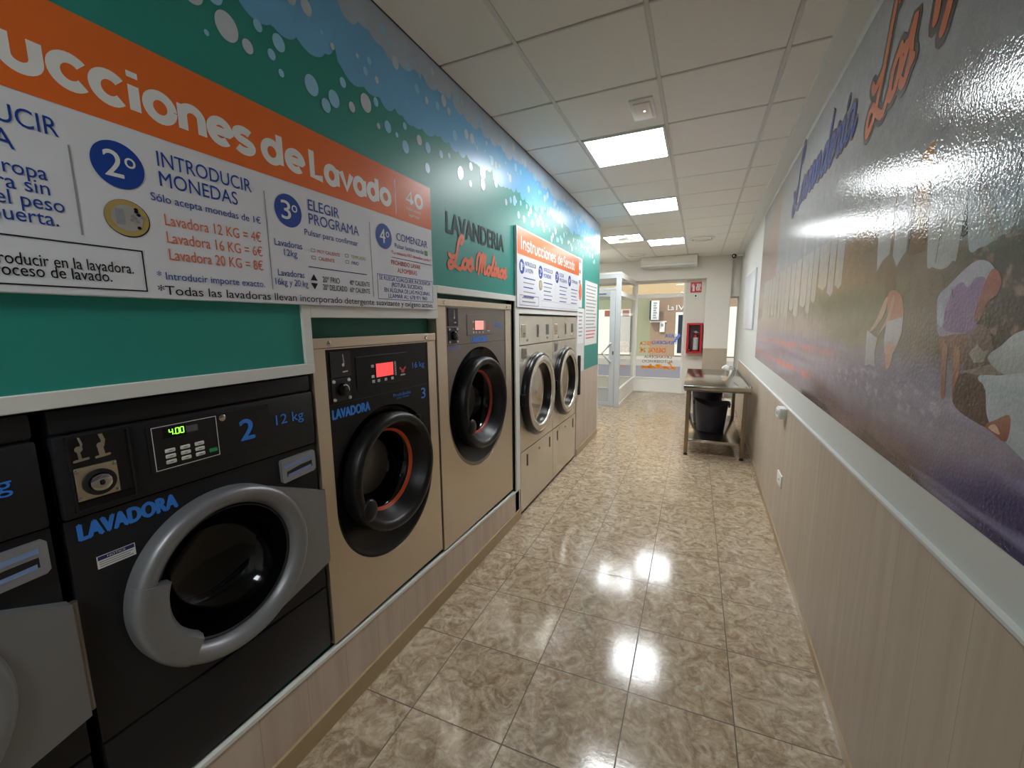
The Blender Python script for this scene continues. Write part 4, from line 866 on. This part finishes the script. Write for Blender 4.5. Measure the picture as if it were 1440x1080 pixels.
outline(mb, -.045, .600, 1.716, 1.816, .003, 'print_black', PS); outline(mb, 1.434, 1.844, 1.738, 1.845, .0022, 'print_blue', PS)
rect(mb, 1.087, 1.373, 1.832, 1.835, 'print_navy', PS); rect(mb, 1.534, 1.842, 1.925, 1.9275, 'print_navy', PS); rect(mb, 1.785, 1.81, 1.968, 1.992, 'print_green', PS)
mb.add([PS(1.092, 1.787), PS(1.122, 1.787), PS(1.107, 1.81)], [(0, 1, 2)], 'print_black'); mb.add([PS(1.092, 1.778), PS(1.107, 1.755), PS(1.122, 1.778)], [(0, 1, 2)], 'print_black')
for a, b in ((1.112, 1.893), (1.112, 1.868), (1.27, 1.896), (1.27, 1.872)): outline(mb, a-.009, a+.009, b-.006, b+.006, .0022, 'print_grey', PS)
mb.build('lettering', t)
mb = MB(); ell(mb, .579, 1.888, .045, .0435, 'print_black', PS, 40); ell(mb, .578, 1.8888, .0435, .042, 'print_gold', PS2, 40); ell(mb, .578, 1.8888, .031, .030, 'print_silver', PS3, 32)
text(mb, '1', .556, .572, 1.872, .036, 'print_grey', left(XS+.0026), bold=.03)
for i in range(9): a = rnd.uniform(-.9, 1.2); r = rnd.uniform(.004, .034); ell(mb, .583+r*math.cos(a)*.8, 1.887+r*math.sin(a), .0045, .004, 'print_black' if i % 2 else 'print_grey', left(XS+.003), 7)
co = mb.build('coin_picture', t); co['label'] = 'printed one euro coin'
t = thing('instruction_board', (XL, 3.85, 1.745), 'smaller drying instruction board with an orange heading, above the dryers', 'board')
mb = MB(); mb.box(XL, XS, 2.955, 4.735, 1.748, 2.35, 'board_white', .002, 1); mb.build('panel', t)
mb = MB(); rect(mb, 2.965, 4.735, 2.148, 2.338, 'orange_print', left(XS+.0004)); hb = mb.build('heading_band', t)
mb = MB()
for wd, a, b in (('Instrucciones', 3.03, 3.90), ('de', 3.95, 4.11), ('Secado', 4.14, 4.56)): round_word(mb, wd, a, b, 2.19, .066, .0085, 'print_white', PS)
mb.build('lettering', hb)
for k, y_ in enumerate((3.05, 3.47, 3.93, 4.36)):
    mb = MB(); ell(mb, y_, 2.06, .052, .056, 'print_blue', PS, 40); text(mb, str(k+1), y_-.026, y_+.006, 2.03, .06, 'print_white', PS2, bold=.03); text(mb, 'o', y_+.012, y_+.034, 2.06, .034, 'print_white', PS2, bold=.03); sb = mb.build('step_badge', t); sb['label'] = 'blue step circle'
mb = MB()
for s, a, b, z, c, m, bo in [('INTRODUCIR', 3.12, 3.36, 2.075, .034, 'print_blue', .004), ('LA ROPA', 3.12, 3.29, 2.025, .034, 'print_blue', .004), ('INTRODUCIR', 3.55, 3.8, 2.075, .034, 'print_blue', .004), ('MONEDAS', 3.55, 3.75, 2.025, .034, 'print_blue', .004), ('ELEGIR', 4.01, 4.15, 2.075, .034, 'print_blue', .004), ('PROGRAMA', 4.01, 4.26, 2.025, .034, 'print_blue', .004), ('COMENZAR', 4.44, 4.68, 2.05, .03, 'print_blue', .004)]: text(mb, s, a, b, z, c, m, PS, bold=bo)
for y_, ww in ((3.08, .26), (3.55, .24), (4.01, .26), (4.42, .26)):
    for k in range(5): rect(mb, y_, y_+ww*(1-.2*((k*7) % 3)/2), 1.975-.036*k, 1.983-.036*k, 'print_grey' if k % 2 else 'print_blue', PS)
for k in range(2): rect(mb, 3.05, 3.34-.05*k, 1.79+.03*k, 1.80+.03*k, 'print_grey', PS)
outline(mb, 3.0, 3.42, 1.765, 1.845, .003, 'print_black', PS); outline(mb, 3.5, 4.68, 1.765, 1.82, .002, 'print_grey', PS)
ell(mb, 3.47, 1.95, .045, .045, 'print_gold', PS, 30); ell(mb, 3.47, 1.95, .03, .03, 'print_silver', PS2, 30); rect(mb, 3.88, 3.882, 1.84, 2.12, 'print_grey', PS)
mb.build('lettering', t)
def paper(name, y0, y1, z0, z1, label, lines, extra=None, th=.003):
    t = thing(name, (XL+.001, (y0+y1)/2, z0), label, 'paper'); mb = MB(); mb.box(XL+.0005, XL+th, y0, y1, z0, z1, 'print_white'); mb.build('sheet', t); P = left(XL+th+.0008)
    mb = MB()
    for k in range(lines): 
        z = z1-.06-(z1-z0-.1)*k/lines; rect(mb, y0+.05, y1-.05-.12*(y1-y0)*((k*5) % 4)/2, z, z+(z1-z0)*.28/lines, 'print_red' if (extra and k > lines*.78) else 'print_grey', P)
    mb.build('printed_text', t); return t
paper('wall_notice', 5.11, 5.775, 1.335, 2.135, 'tall white printed notice on the green wall end, red lines at its foot', 16, True)
t = paper('wall_poster', 4.752, 4.955, 1.80, 2.365, 'narrow pale poster with an orange blob, right of the drying board', 4)
mb = MB(); ell(mb, 4.87, 1.98, .06, .1, 'print_orange', left(XL+.0055)); mb.build('orange_shape', t)
paper('wall_paper', 4.765, 5.05, 1.375, 1.79, 'white sheet with faint lilac writing under the narrow poster', 7)
solid('handrail', 'slim black vertical bar on the wall just past the farther dryer', 'bar', MB().box(XL, XL+.03, 4.80, 4.845, .76, 1.235, 'rubber_black', .006))

# ------------------------------------------------------------------ right wall: mural, plates, notice
def PR(d): return lambda u, v: (XR(-u)-d-LIFT[0], -u, v)                      # writing on the right wall: u runs towards the camera
def lin(c): return srgb(*c)
MY0, MY1, MZ0, MZ1 = -1.2, 5.98, 1.167, 2.862
ys = np.concatenate([np.arange(MY0, .9, .06), np.arange(.9, 2.4, .0075), np.arange(2.4, 3.6, .014), np.arange(3.6, MY1, .03), [MY1]])
zs = np.concatenate([np.arange(MZ0, 2.15, .0065), np.arange(2.15, MZ1, .05), [MZ1]])
YY, ZZ = np.meshgrid(ys, zs, indexing='ij')
rs = np.random.RandomState(5)
def noise2(fy, fz, seed, octv=3):
    r = np.random.RandomState(seed); o = np.zeros_like(YY)
    for k in range(octv):
        g = r.rand(64, 64); a = (YY*fy*2**k) % 63; b = (ZZ*fz*2**k) % 63
        i = np.floor(a).astype(int); j = np.floor(b).astype(int); u = a-i; v = b-j; u = u*u*(3-2*u); v = v*v*(3-2*v)
        q = g[i, j]*(1-u)*(1-v)+g[(i+1) % 64, j]*u*(1-v)+g[i, (j+1) % 64]*(1-u)*v+g[(i+1) % 64, (j+1) % 64]*u*v
        o += q/2**k
    return o/sum(.5**k for k in range(octv))-.5
def ss(a, b, x): q = np.clip((x-a)/(b-a), 0, 1); return q*q*(3-2*q)
img = np.zeros(YY.shape+(3,)); img[:] = lin((158, 159, 162))
def lay(w, c): 
    global img
    img = img*(1-w[..., None])+np.array(lin(c))*w[..., None]
n1, n2, n3 = noise2(3, 4, 1), noise2(9, 3, 2), noise2(1.5, 20, 3)
far = ss(2.2, 4.2, YY)
hill = np.interp(YY, [1.0, 1.2, 1.3, 1.5, 1.75, 2.0, 2.4, 3.0, 4.2, 6.0], [1.84, 1.82, 1.80, 1.86, 2.10, 2.02, 1.98, 1.96, 2.02, 2.05])
hw = 1-ss(-.03, .05, ZZ+n1*.10-hill)
lay(hw, (132, 112, 88)); lay(hw*(1-ss(1.05, 1.75, YY))*.8, (62, 52, 42)); lay(hw*ss(1.9, 2.6, YY)*(1-far)*.6, (164, 138, 100))
lay(hw*far*.75, (176, 160, 150))
lay(hw*(1-ss(1.74, 1.80, ZZ+n1*.08))*ss(1.55, 1.9, YY)*(1-far*.3), (138, 124, 92)); lay(hw*(1-ss(.0, .09, np.abs(ZZ-1.70+n1*.05)))*ss(1.8, 2.6, YY)*.7, (116, 104, 74))
lay(hw*ss(1.2, 1.6, ZZ)*(1-ss(1.6, 1.85, YY))*ss(1.3, 1.5, YY)*.35*(n2 > .02), (150, 128, 104))
pk = (1-ss(1.55, 1.72, ZZ+n1*.1))
lay(pk*ss(2.1, 3.0, YY)*.8, (186, 168, 164))
wat = 1-ss(1.47, 1.56, ZZ+n1*.05+.02*np.sin(YY*9)*0-.0*YY)
lay(wat, (150, 138, 150)); lay(wat*ss(2.2, 3.2, YY)*.5, (182, 166, 172))
streak = np.clip(n3*2.2, 0, 1)
lay(wat*streak*.5, (186, 176, 188))
lay((1-ss(.0, .035, np.abs(ZZ-1.455+n3*.03+.012*(YY-3))))*ss(2.2, 3.0, YY)*np.clip(.55+n2*1.6, .1, .9), (226, 150, 134)); lay((1-ss(.0, .03, np.abs(ZZ-1.30+n3*.04+.01*(YY-3))))*ss(2.5, 3.2, YY)*np.clip(.65+n2*1.6, .1, .95), (236, 140, 120))
lay((1-ss(.0, .03, np.abs(ZZ-1.385+n3*.03)))*ss(2.4, 3.2, YY)*.6, (150, 132, 156))
fg = (1-ss(1.22, 1.36, ZZ+n1*.06+.10*(YY-1.3)))*(1-ss(1.5, 2.0, YY+n1*.2))
lay(fg, (52, 50, 108)); lay(fg*(1-ss(1.2, 1.3, ZZ+.1*(YY-1.1)))*(1-ss(1.1, 1.35, YY))*.9, (20, 26, 84)); 
br = (1-ss(1.22, 1.32, ZZ+n1*.05+.03*(1.8-YY)))*ss(1.32, 1.55, YY)*(1-ss(2.6, 3.1, YY)); lay(br*.85, (112, 86, 84)); lay((1-ss(1.18, 1.235, ZZ+n1*.03))*ss(1.15, 1.4, YY)*(1-ss(1.9, 2.2, YY))*.85, (52, 40, 48))
lay((1-ss(1.175, 1.215, ZZ+n1*.03))*ss(2.35, 2.6, YY)*(1-ss(3.0, 3.2, YY))*.9, (52, 40, 40))
lay(np.clip((n3-.12)*6, 0, 1)*(1-ss(1.3, 1.42, ZZ))*(1-ss(1.6, 1.9, YY))*.55, (150, 148, 190))
lay(np.clip((noise2(30, 60, 9)-.05)*4, 0, 1)*ss(1.33, 1.36, ZZ)*(1-ss(1.42, 1.46, ZZ))*ss(1.3, 1.45, YY)*(1-ss(2.3, 2.6, YY))*.6, (206, 196, 204))
fur = np.clip((noise2(40, 50, 11)-.06)*8, 0, 1)*ss(1.5, 1.56, ZZ)*(1-ss(1.80, 1.86, ZZ))*(1-ss(1.36, 1.42, YY)); lay(fur*.6, (190, 150, 128))
vert = np.clip((noise2(26, .8, 14)-.02)*4, 0, 1)*ss(2.9, 3.4, YY)*(1-ss(2.1, 2.3, ZZ))*ss(1.45, 1.6, ZZ); lay(vert*.4, (208, 202, 200)); lay(np.clip((noise2(26, .8, 15)-.06)*4, 0, 1)*ss(3.0, 3.6, YY)*(1-ss(1.9, 2.2, ZZ))*ss(1.45, 1.6, ZZ)*.45, (160, 132, 124))
lay(ss(4.6, 4.75, YY)*ss(1.95, 2.1, ZZ+n1*.1)*(1-ss(2.7, 2.95, ZZ+.5*(YY-5)))*.55, (160, 122, 104))
ny, nz = YY.shape
mv = np.stack([.5623+.0169*YY-.0022, YY, ZZ], -1).reshape(-1, 3)
idx = np.arange(ny*nz).reshape(ny, nz)
mf = np.stack([idx[:-1, :-1], idx[:-1, 1:], idx[1:, 1:], idx[1:, :-1]], -1).reshape(-1, 4)
verts = mv.tolist(); faces = mf.tolist(); cols = img.reshape(-1, 3).tolist()
_d = [.0023]
def shape(pts, c, c2=None, curve=True):                              # one printed shape of the picture; c2: colour at its foot
    _d[0] += .00001
    pts = [(-p[0], p[1]) for p in pts]
    if curve:
        q = pts+pts[:3]; q = smooth_line(q, 5); pts = q[5:5+5*len(pts)]
    o = len(verts); zt = max(p[1] for p in pts); zb = min(p[1] for p in pts)
    for u, v in pts:
        verts.append(list(PR(_d[0])(u, v))); k = (zt-v)/(zt-zb+1e-6); a, b = lin(c), lin(c2 or c); cols.append([a[i]*(1-k)+b[i]*k for i in range(3)])
    faces.append(list(range(o, len(verts))))
def line(pts, w, c): 
    l = MB(); stroke(l, smooth_line([(-a, b) for a, b in pts]), w, 'print_grey', lambda u, v: (u, v, 0)); 
    _d[0] += .00001; o = len(verts)
    for u, v, _ in l.v: verts.append(list(PR(_d[0])(u, v))); cols.append(list(lin(c)))
    faces.extend([[o+i for i in f] for f in l.f])
sheet, fold = (164, 166, 168), (138, 136, 134)
shape([(1.725, 2.12), (1.65, 2.13), (1.62, 1.82), (1.73, 1.82)], (196, 142, 78), (120, 92, 66), False); shape([(1.735, 2.13), (1.722, 2.10), (1.735, 1.83), (1.75, 1.83)], (84, 78, 74), None, False)
shape([(1.44, 2.04), (1.415, 1.96), (1.40, 1.83), (1.445, 1.82)], (70, 66, 62), (56, 52, 48), False)
shape([(2.06, 2.16), (1.90, 2.16), (1.893, 1.85), (1.95, 1.835), (2.0, 1.80), (2.012, 1.86)], sheet, (186, 184, 180), False)
shape([(1.88, 2.1), (1.75, 2.1), (1.757, 1.84), (1.79, 1.82), (1.82, 1.797), (1.862, 1.84)], sheet, (186, 184, 180), False)
shape([(1.63, 2.1), (1.45, 2.08), (1.44, 1.80), (1.46, 1.772), (1.50, 1.757), (1.56, 1.768), (1.605, 1.80)], sheet, (184, 182, 178))
shape([(1.43, 2.14), (1.05, 2.1), (1.05, 1.90), (1.20, 1.86), (1.235, 1.815), (1.28, 1.80), (1.34, 1.788), (1.40, 1.815)], sheet, (180, 182, 184))
for p in ([(1.56, 2.0), (1.545, 1.88), (1.55, 1.78)], [(1.33, 2.0), (1.31, 1.88), (1.27, 1.81)], [(1.385, 2.09), (1.38, 1.93)], [(1.89, 2.05), (1.895, 1.87)], [(2.07, 2.1), (2.06, 1.9)], [(1.245, 1.96), (1.235, 1.83)], [(1.62, 2.14), (1.55, 2.15)]): line(p, .003, fold)
shape([(1.40, 1.97), (1.33, 1.9), (1.28, 1.81), (1.30, 1.80), (1.36, 1.88)], (150, 142, 136), (168, 160, 152))
y_ = 2.45; q_ = random.Random(4)
while y_ < 5.4:
    w_ = q_.uniform(.10, .2); zb = np.interp(y_, [2.4, 3.2, 5.5], [1.80, 1.66, 1.62])+q_.uniform(-.03, .06); shape([(y_+w_, 2.04), (y_, 2.04), (y_+.003, zb+.02), (y_+w_*.35, zb), (y_+w_*.7, zb+.015), (y_+w_, zb+.025)], (172, 170, 168), (178, 166, 152), False); y_ += w_+q_.uniform(.0, .05)
# figure near the tub: bent over, white headscarf and lilac blouse
shape([(1.475, 1.583), (1.50, 1.63), (1.507, 1.685), (1.46, 1.712), (1.41, 1.738), (1.36, 1.757), (1.32, 1.757), (1.285, 1.742), (1.268, 1.72), (1.29, 1.70), (1.32, 1.66), (1.325, 1.60), (1.40, 1.588)], (190, 186, 196), (164, 150, 168))
shape([(1.44, 1.695), (1.40, 1.715), (1.37, 1.70), (1.34, 1.72), (1.30, 1.712), (1.30, 1.66), (1.322, 1.60), (1.39, 1.592), (1.455, 1.60), (1.462, 1.64)], (160, 132, 168), (150, 118, 150))
shape([(1.29, 1.728), (1.262, 1.728), (1.243, 1.70), (1.256, 1.675), (1.285, 1.66), (1.30, 1.625), (1.325, 1.62), (1.315, 1.67)], (186, 104, 84), (150, 108, 92))
shape([(1.498, 1.67), (1.475, 1.662), (1.46, 1.62), (1.475, 1.605), (1.496, 1.625)], (184, 184, 194)); line([(1.44, 1.70), (1.432, 1.68)], .002, (110, 96, 120)); line([(1.38, 1.72), (1.372, 1.695)], .002, (110, 96, 120))
shape([(1.476, 1.592), (1.40, 1.588), (1.325, 1.596), (1.32, 1.55), (1.35, 1.52), (1.41, 1.535), (1.455, 1.53)], (158, 116, 94), (128, 92, 74))
shape([(1.45, 1.56), (1.425, 1.55), (1.412, 1.48), (1.405, 1.43), (1.42, 1.425), (1.432, 1.47)], (178, 132, 102), (156, 108, 82)); shape([(1.395, 1.55), (1.365, 1.55), (1.352, 1.48), (1.346, 1.43), (1.366, 1.425), (1.38, 1.48)], (178, 136, 106), (156, 96, 74))
# far figure: orange top, white skirt, holding a cloth
shape([(1.90, 1.79), (1.85, 1.80), (1.80, 1.74), (1.82, 1.68), (1.88, 1.69)], (130, 104, 76)); shape([(1.86, 1.71), (1.80, 1.72), (1.74, 1.69), (1.715, 1.63), (1.76, 1.61), (1.83, 1.62)], (196, 136, 112), (200, 140, 116))
shape([(1.86, 1.70), (1.88, 1.64), (1.96, 1.59), (2.01, 1.58), (1.95, 1.62), (1.89, 1.69)], (206, 166, 138)); shape([(1.80, 1.69), (1.83, 1.62), (1.90, 1.575), (1.92, 1.565), (1.85, 1.63), (1.82, 1.70)], (208, 164, 136))
shape([(1.845, 1.618), (1.715, 1.635), (1.712, 1.585), (1.735, 1.54), (1.76, 1.515), (1.835, 1.51), (1.85, 1.56)], (200, 190, 188), (186, 174, 178), False); shape([(1.82, 1.54), (1.76, 1.54), (1.775, 1.47), (1.81, 1.465)], (206, 160, 134)); shape([(2.03, 1.585), (1.97, 1.572), (1.915, 1.56), (1.925, 1.50), (1.905, 1.455), (1.96, 1.46), (2.01, 1.45), (2.025, 1.52)], (190, 180, 178), (180, 170, 176), False)
# washing tub with foam, board and jug
shape([(1.34, 1.60), (1.26, 1.60), (1.22, 1.50), (1.28, 1.47), (1.33, 1.49)], (140, 114, 98), (110, 86, 74)); shape([(1.325, 1.545), (1.30, 1.57), (1.27, 1.553), (1.25, 1.558), (1.265, 1.53), (1.30, 1.525)], (166, 152, 136), None, False)
shape([(1.345, 1.50), (1.25, 1.525), (1.18, 1.54), (1.18, 1.515), (1.26, 1.50)], (150, 132, 118), None, False)
shape([(1.345, 1.495), (1.24, 1.47), (1.20, 1.40), (1.26, 1.395), (1.36, 1.42)], (104, 80, 68))
shape([(1.25, 1.54), (1.21, 1.57), (1.16, 1.60), (1.05, 1.61), (1.05, 1.51), (1.18, 1.51)], (206, 206, 204), (170, 166, 160)); 
shape([(1.262, 1.492), (1.20, 1.508), (1.03, 1.52), (1.03, 1.36), (1.14, 1.375), (1.215, 1.41), (1.24, 1.47)], (196, 200, 202), (176, 180, 184)); shape([(1.268, 1.50), (1.15, 1.512), (1.02, 1.525), (1.02, 1.49), (1.15, 1.478), (1.25, 1.482)], (206, 208, 208), (186, 190, 192))
shape([(1.222, 1.395), (1.19, 1.415), (1.148, 1.432), (1.146, 1.38), (1.19, 1.385)], (170, 120, 96), (140, 90, 74)); shape([(1.21, 1.393), (1.19, 1.405), (1.17, 1.388)], (214, 176, 150))
me = bpy.data.meshes.new('wall_mural'); me.from_pydata([(p[0]-XR(2.4), p[1]-2.4, p[2]-MZ0) for p in verts], [], faces); me.materials.append(MATS['mural_print'])
at = me.color_attributes.new('Col', 'FLOAT_COLOR', 'POINT'); at.data.foreach_set('color', np.concatenate([np.array(cols), np.ones((len(cols), 1))], 1).ravel().astype(np.float32)); me.update()
mu = bpy.data.objects.new('wall_mural', me); COL.objects.link(mu); mu.location = (XR(2.4), 2.4, MZ0)
tag(mu, 'large glossy mural of women washing laundry by the water, on the right wall', 'mural')
mat('script_blue', (50, 82, 160), .2, bump=(85, .3, .0015)); mat('script_orange', (206, 104, 62), .2, bump=(85, .3, .0015)); mat('script_dark', (46, 38, 38), .2, bump=(85, .3, .0015))
for wd, a, b, zb, xh, w, c in (('Lavanderia', 3.98, 2.50, 2.47, .13, .014, 'script_blue'), ('Los', 2.27, 1.90, 2.42, .15, .019, 'script_orange'), ('Molinos', 1.74, .6, 2.45, .15, .022, 'script_orange')):
    mb = MB(); script_word(mb, wd, -a, -b, zb, xh, w*2.1, 'script_dark', PR(.0034)); script_word(mb, wd, -a, -b, zb, xh, w*.95, c, PR(.0042))
    lt = mb.build('lettering', mu); lt['label'] = ('blue' if c == 'script_blue' else 'orange')+' script writing with a dark outline'
def on_right(name, label, cat, parts, group=None):
    ys_ = [p[1] for p in parts]; y_ = (min(p[1] for p in parts)+max(p[2] for p in parts))/2
    t = thing(name, (XR(y_), y_, min(p[3] for p in parts)), label, cat, group)
    for nm, y0, y1, z0, z1, d0, d1, m, bev in parts:
        mb = MB(); mb.box(XR((y0+y1)/2)-d1, XR((y0+y1)/2)-d0, y0, y1, z0, z1, m, bev); mb.build(nm, t)
    return t
on_right('socket_box', 'small white surface socket box on the trim strip, left of the mural foot', 'socket', [('box', 3.45, 3.57, .915, .995, .012, .06, 'trim_white', .006), ('front_plate', 3.46, 3.56, .925, .985, .06, .066, 'trim_white', .003), ('socket_hole', 3.49, 3.53, .94, .97, .066, .068, 'print_grey', .0005)])
on_right('blank_plate', 'white blank cover plate low on the wooden dado', 'plate', [('plate', 3.41, 3.57, .41, .505, .012, .022, 'trim_white', .004), ('screw', 3.48, 3.50, .45, .465, .022, .024, 'print_grey', .0008)])
on_right('notice_board', 'pale glossy notice panel on the right wall beyond the mural', 'notice', [('panel', 6.5, 7.9, 1.5, 2.32, 0, .018, 'window_plastic', .004), ('edge_strip', 6.46, 6.5, 1.5, 2.32, 0, .022, 'aluminium_grey', .004)])

# ------------------------------------------------------------------ steel table, tubs, bag
t = thing('steel_table', (.225, 6.2, 0), 'stainless steel work table with a lower shelf against the right wall', 'table')
mb = MB(); mb.box(-.128, .575, 5.2, 7.1, .835, .88, 'steel_table', .004); mb.box(-.118, .565, 5.21, 7.09, .815, .836, 'steel_dark'); mb.build('tabletop', t)
mb = MB(); mb.box(.56, .575, 5.2, 7.1, .88, .90, 'steel_dark', .003); mb.build('upstand', t)
for x_ in (-.075, .53):
    for y_ in (5.36, 6.94):
        mb = MB(); mb.box(x_-.021, x_+.021, y_-.021, y_+.021, .03, .816, 'steel_leg', .004); lg = mb.build('leg', t)
        mb = MB(); mb.lathez([(.0001, 0), (.024, 0), (.024, .014), (.016, .018), (.016, .034)], x_, y_, 'rubber_black', 20); mb.build('foot', lg)
mb = MB(); mb.box(-.075, .53, 5.36, 6.94, .165, .20, 'steel_table', .003); mb.build('shelf', t)
def tub(cx, cy, z0, r0, r1, h, tilt, label):
    t = thing('laundry_tub', (cx, cy, z0), label, 'tub', 'dark plastic tubs under the steel table')
    mb = MB(); mb.lathez([(.0001, z0+.004), (r0-.01, z0), (r0, z0+.01), (r1, z0+h-.012), (r1+.014, z0+h-.01), (r1+.014, z0+h+.004), (r1-.006, z0+h+.002), (r1-.012, z0+h-.02), (r0-.012, z0+.02), (.0001, z0+.018)], cx, cy, 'tub_plastic', 44)
    mb.v = [(x, y, z+(tilt*(x-cx)+.06*abs(x-cx)/r1)*(z-z0)/h) for x, y, z in mb.v]; mb.build('body', t, 50)
    for s in (-1, 1):
        zz = z0+h+s*tilt*r1+.05; mb = MB(); mb.tube(smooth_line([(0, 0), (1, 0)], 2) and [(cx+s*(r1+.004), cy-.07, zz-.05), (cx+s*(r1+.01), cy-.06, zz-.005), (cx+s*(r1+.006), cy, zz+.012), (cx+s*(r1+.01), cy+.06, zz-.005), (cx+s*(r1+.004), cy+.07, zz-.05)], .011, 'tub_plastic', 10); mb.build('handle', t)
    return t
tub(.2, 5.92, .2, .165, .20, .335, -.05, 'dark grey plastic tub standing in front on the table shelf')
tub(.155, 6.36, .2, .165, .20, .47, .0, 'taller dark plastic tub with loop handles, behind the front tub on the shelf')
t = thing('bag', (.43, 6.95, .88), 'small crumpled white bag at the far right corner of the steel table', 'bag')
mb = MB(); mb.ball((.41, 6.95, .92), (.055, .05, .045), 'cloth_white', 18, 10)
mb.v = [(x+.012*math.sin(60*z+9*y), y, max(.881, z+.01*math.sin(70*x))) for x, y, z in mb.v]; mb.build('body', t)
mb = MB(); mb.tube([(.44, 6.94, .93), (.47, 6.92, .955), (.49, 6.93, .92), (.51, 6.93, .935), (.525, 6.94, .895)], .008, 'print_grey', 8); st = mb.build('strap', t); st['label'] = 'dark strap'

# ------------------------------------------------------------------ extinguisher corner
t = thing('extinguisher_cabinet', (-.06, 9.9, .93), 'red metal extinguisher cabinet with a dark glass front, on the wall by the window', 'cabinet')
x0, x1, z0, z1, yf = -.235, .075, .93, 1.58, 9.82; mb = MB(); m = 'red_metal'
mb.box(x0, x0+.012, yf, 10.0, z0, z1, m); mb.box(x1-.012, x1, yf, 10.0, z0, z1, m); mb.box(x0, x1, yf, 10.0, z1-.012, z1, m); mb.box(x0, x1, yf, 10.0, z0, z0+.012, m); mb.box(x0, x1, 9.985, 10.0, z0, z1, 'red_dark'); mb.build('box', t)
mb = MB(); fr = .04
for a in ((x0, x0+fr, z0, z1), (x1-fr, x1, z0, z1), (x0+fr, x1-fr, z1-fr, z1), (x0+fr, x1-fr, z0, z0+fr)): mb.box(a[0], a[1], yf-.016, yf, a[2], a[3], m)
dd = mb.build('door', t)
mb = MB(); mb.add([(x0+fr, yf-.006, z0+fr), (x1-fr, yf-.006, z0+fr), (x1-fr, yf-.006, z1-fr), (x0+fr, yf-.006, z1-fr)], [(0, 1, 2, 3)], 'glass'); mb.build('pane', dd)
mb = MB(); mb.ball((x0+.06, yf-.02, z0+.07), (.012, .008, .012), 'chrome', 12, 8); mb.build('latch', dd)
t = thing('fire_extinguisher', (-.06, 9.91, .943), 'fire extinguisher with a white label inside the red cabinet', 'fire extinguisher')
mb = MB(); mb.lathez([(.0001, .943), (.055, .943), (.058, .96), (.058, 1.29), (.045, 1.33), (.02, 1.345), (.02, 1.37), (.0001, 1.37)], -.05, 9.91, 'red_metal', 28); mb.build('cylinder', t)
mb = MB(); n = 12; mb.add([(-.05+.0595*math.sin(a), 9.91-.0595*math.cos(a), z) for z in (1.0, 1.27) for a in [(-1.0+2.0*i/n) for i in range(n+1)]], [(i, i+1, n+2+i, n+1+i) for i in range(n)], 'print_white')
for k in range(6): mb.add([(-.05+.0605*math.sin(a), 9.91-.0605*math.cos(a), z) for z in (1.10+.025*k, 1.112+.025*k) for a in (-.7, -.25, .25, .7)], [(i, i+1, 5+i, 4+i) for i in range(3)], 'print_grey')
mb.build('paper_label', t)
mb = MB(); mb.box(-.09, .0, 9.885, 9.92, 1.37, 1.385, 'print_white', .004); mb.box(-.10, -.03, 9.89, 9.915, 1.395, 1.41, 'print_white', .004); mb.tube([(-.02, 9.88, 1.375), (.02, 9.86, 1.33), (.025, 9.855, 1.2)], .008, 'rubber_black', 8); mb.build('valve', t)
t = thing('extinguisher_sign', (-.1, 9.99, 2.235), 'red fire extinguisher sign with a white pictogram, above the red cabinet', 'sign')
mb = MB(); mb.box(-.207, .013, 9.988, 10.0, 2.235, 2.455, 'red_sign', .002, 1); mb.build('plate', t); PF = lambda u, v: (u, 9.9865-LIFT[0], v)
mb = MB(); rect(mb, -.165, -.125, 2.265, 2.37, 'print_white', PF); ell(mb, -.145, 2.37, .02, .018, 'print_white', PF, 16); rect(mb, -.15, -.14, 2.38, 2.415, 'print_white', PF); stroke(mb, [(-.145, 2.412), (-.175, 2.405), (-.18, 2.36)], .005, 'print_white', PF)
for k in range(3): stroke(mb, smooth_line([(-.075+.03*k, 2.28), (-.09+.03*k, 2.34), (-.07+.03*k, 2.37), (-.08+.03*k, 2.415)]), .009, 'print_white', PF)
pg = mb.build('pictogram', t); pg['label'] = 'white pictogram'
t = thing('wall_sticker', (-.095, 9.99, 2.09), 'small pale sticker just under the red extinguisher sign', 'sticker')
mb = MB(); mb.box(-.146, -.044, 9.994, 10.0, 2.09, 2.222, 'print_white'); mb.build('plate', t)
mb = MB(); PF = lambda u, v: (u, 9.9925-LIFT[0], v); outline(mb, -.143, -.047, 2.093, 2.219, .004, 'print_gold', PF); ell(mb, -.095, 2.165, .018, .022, 'print_black', PF, 16); rect(mb, -.12, -.07, 2.115, 2.122, 'print_grey', PF); mb.build('symbol', t)
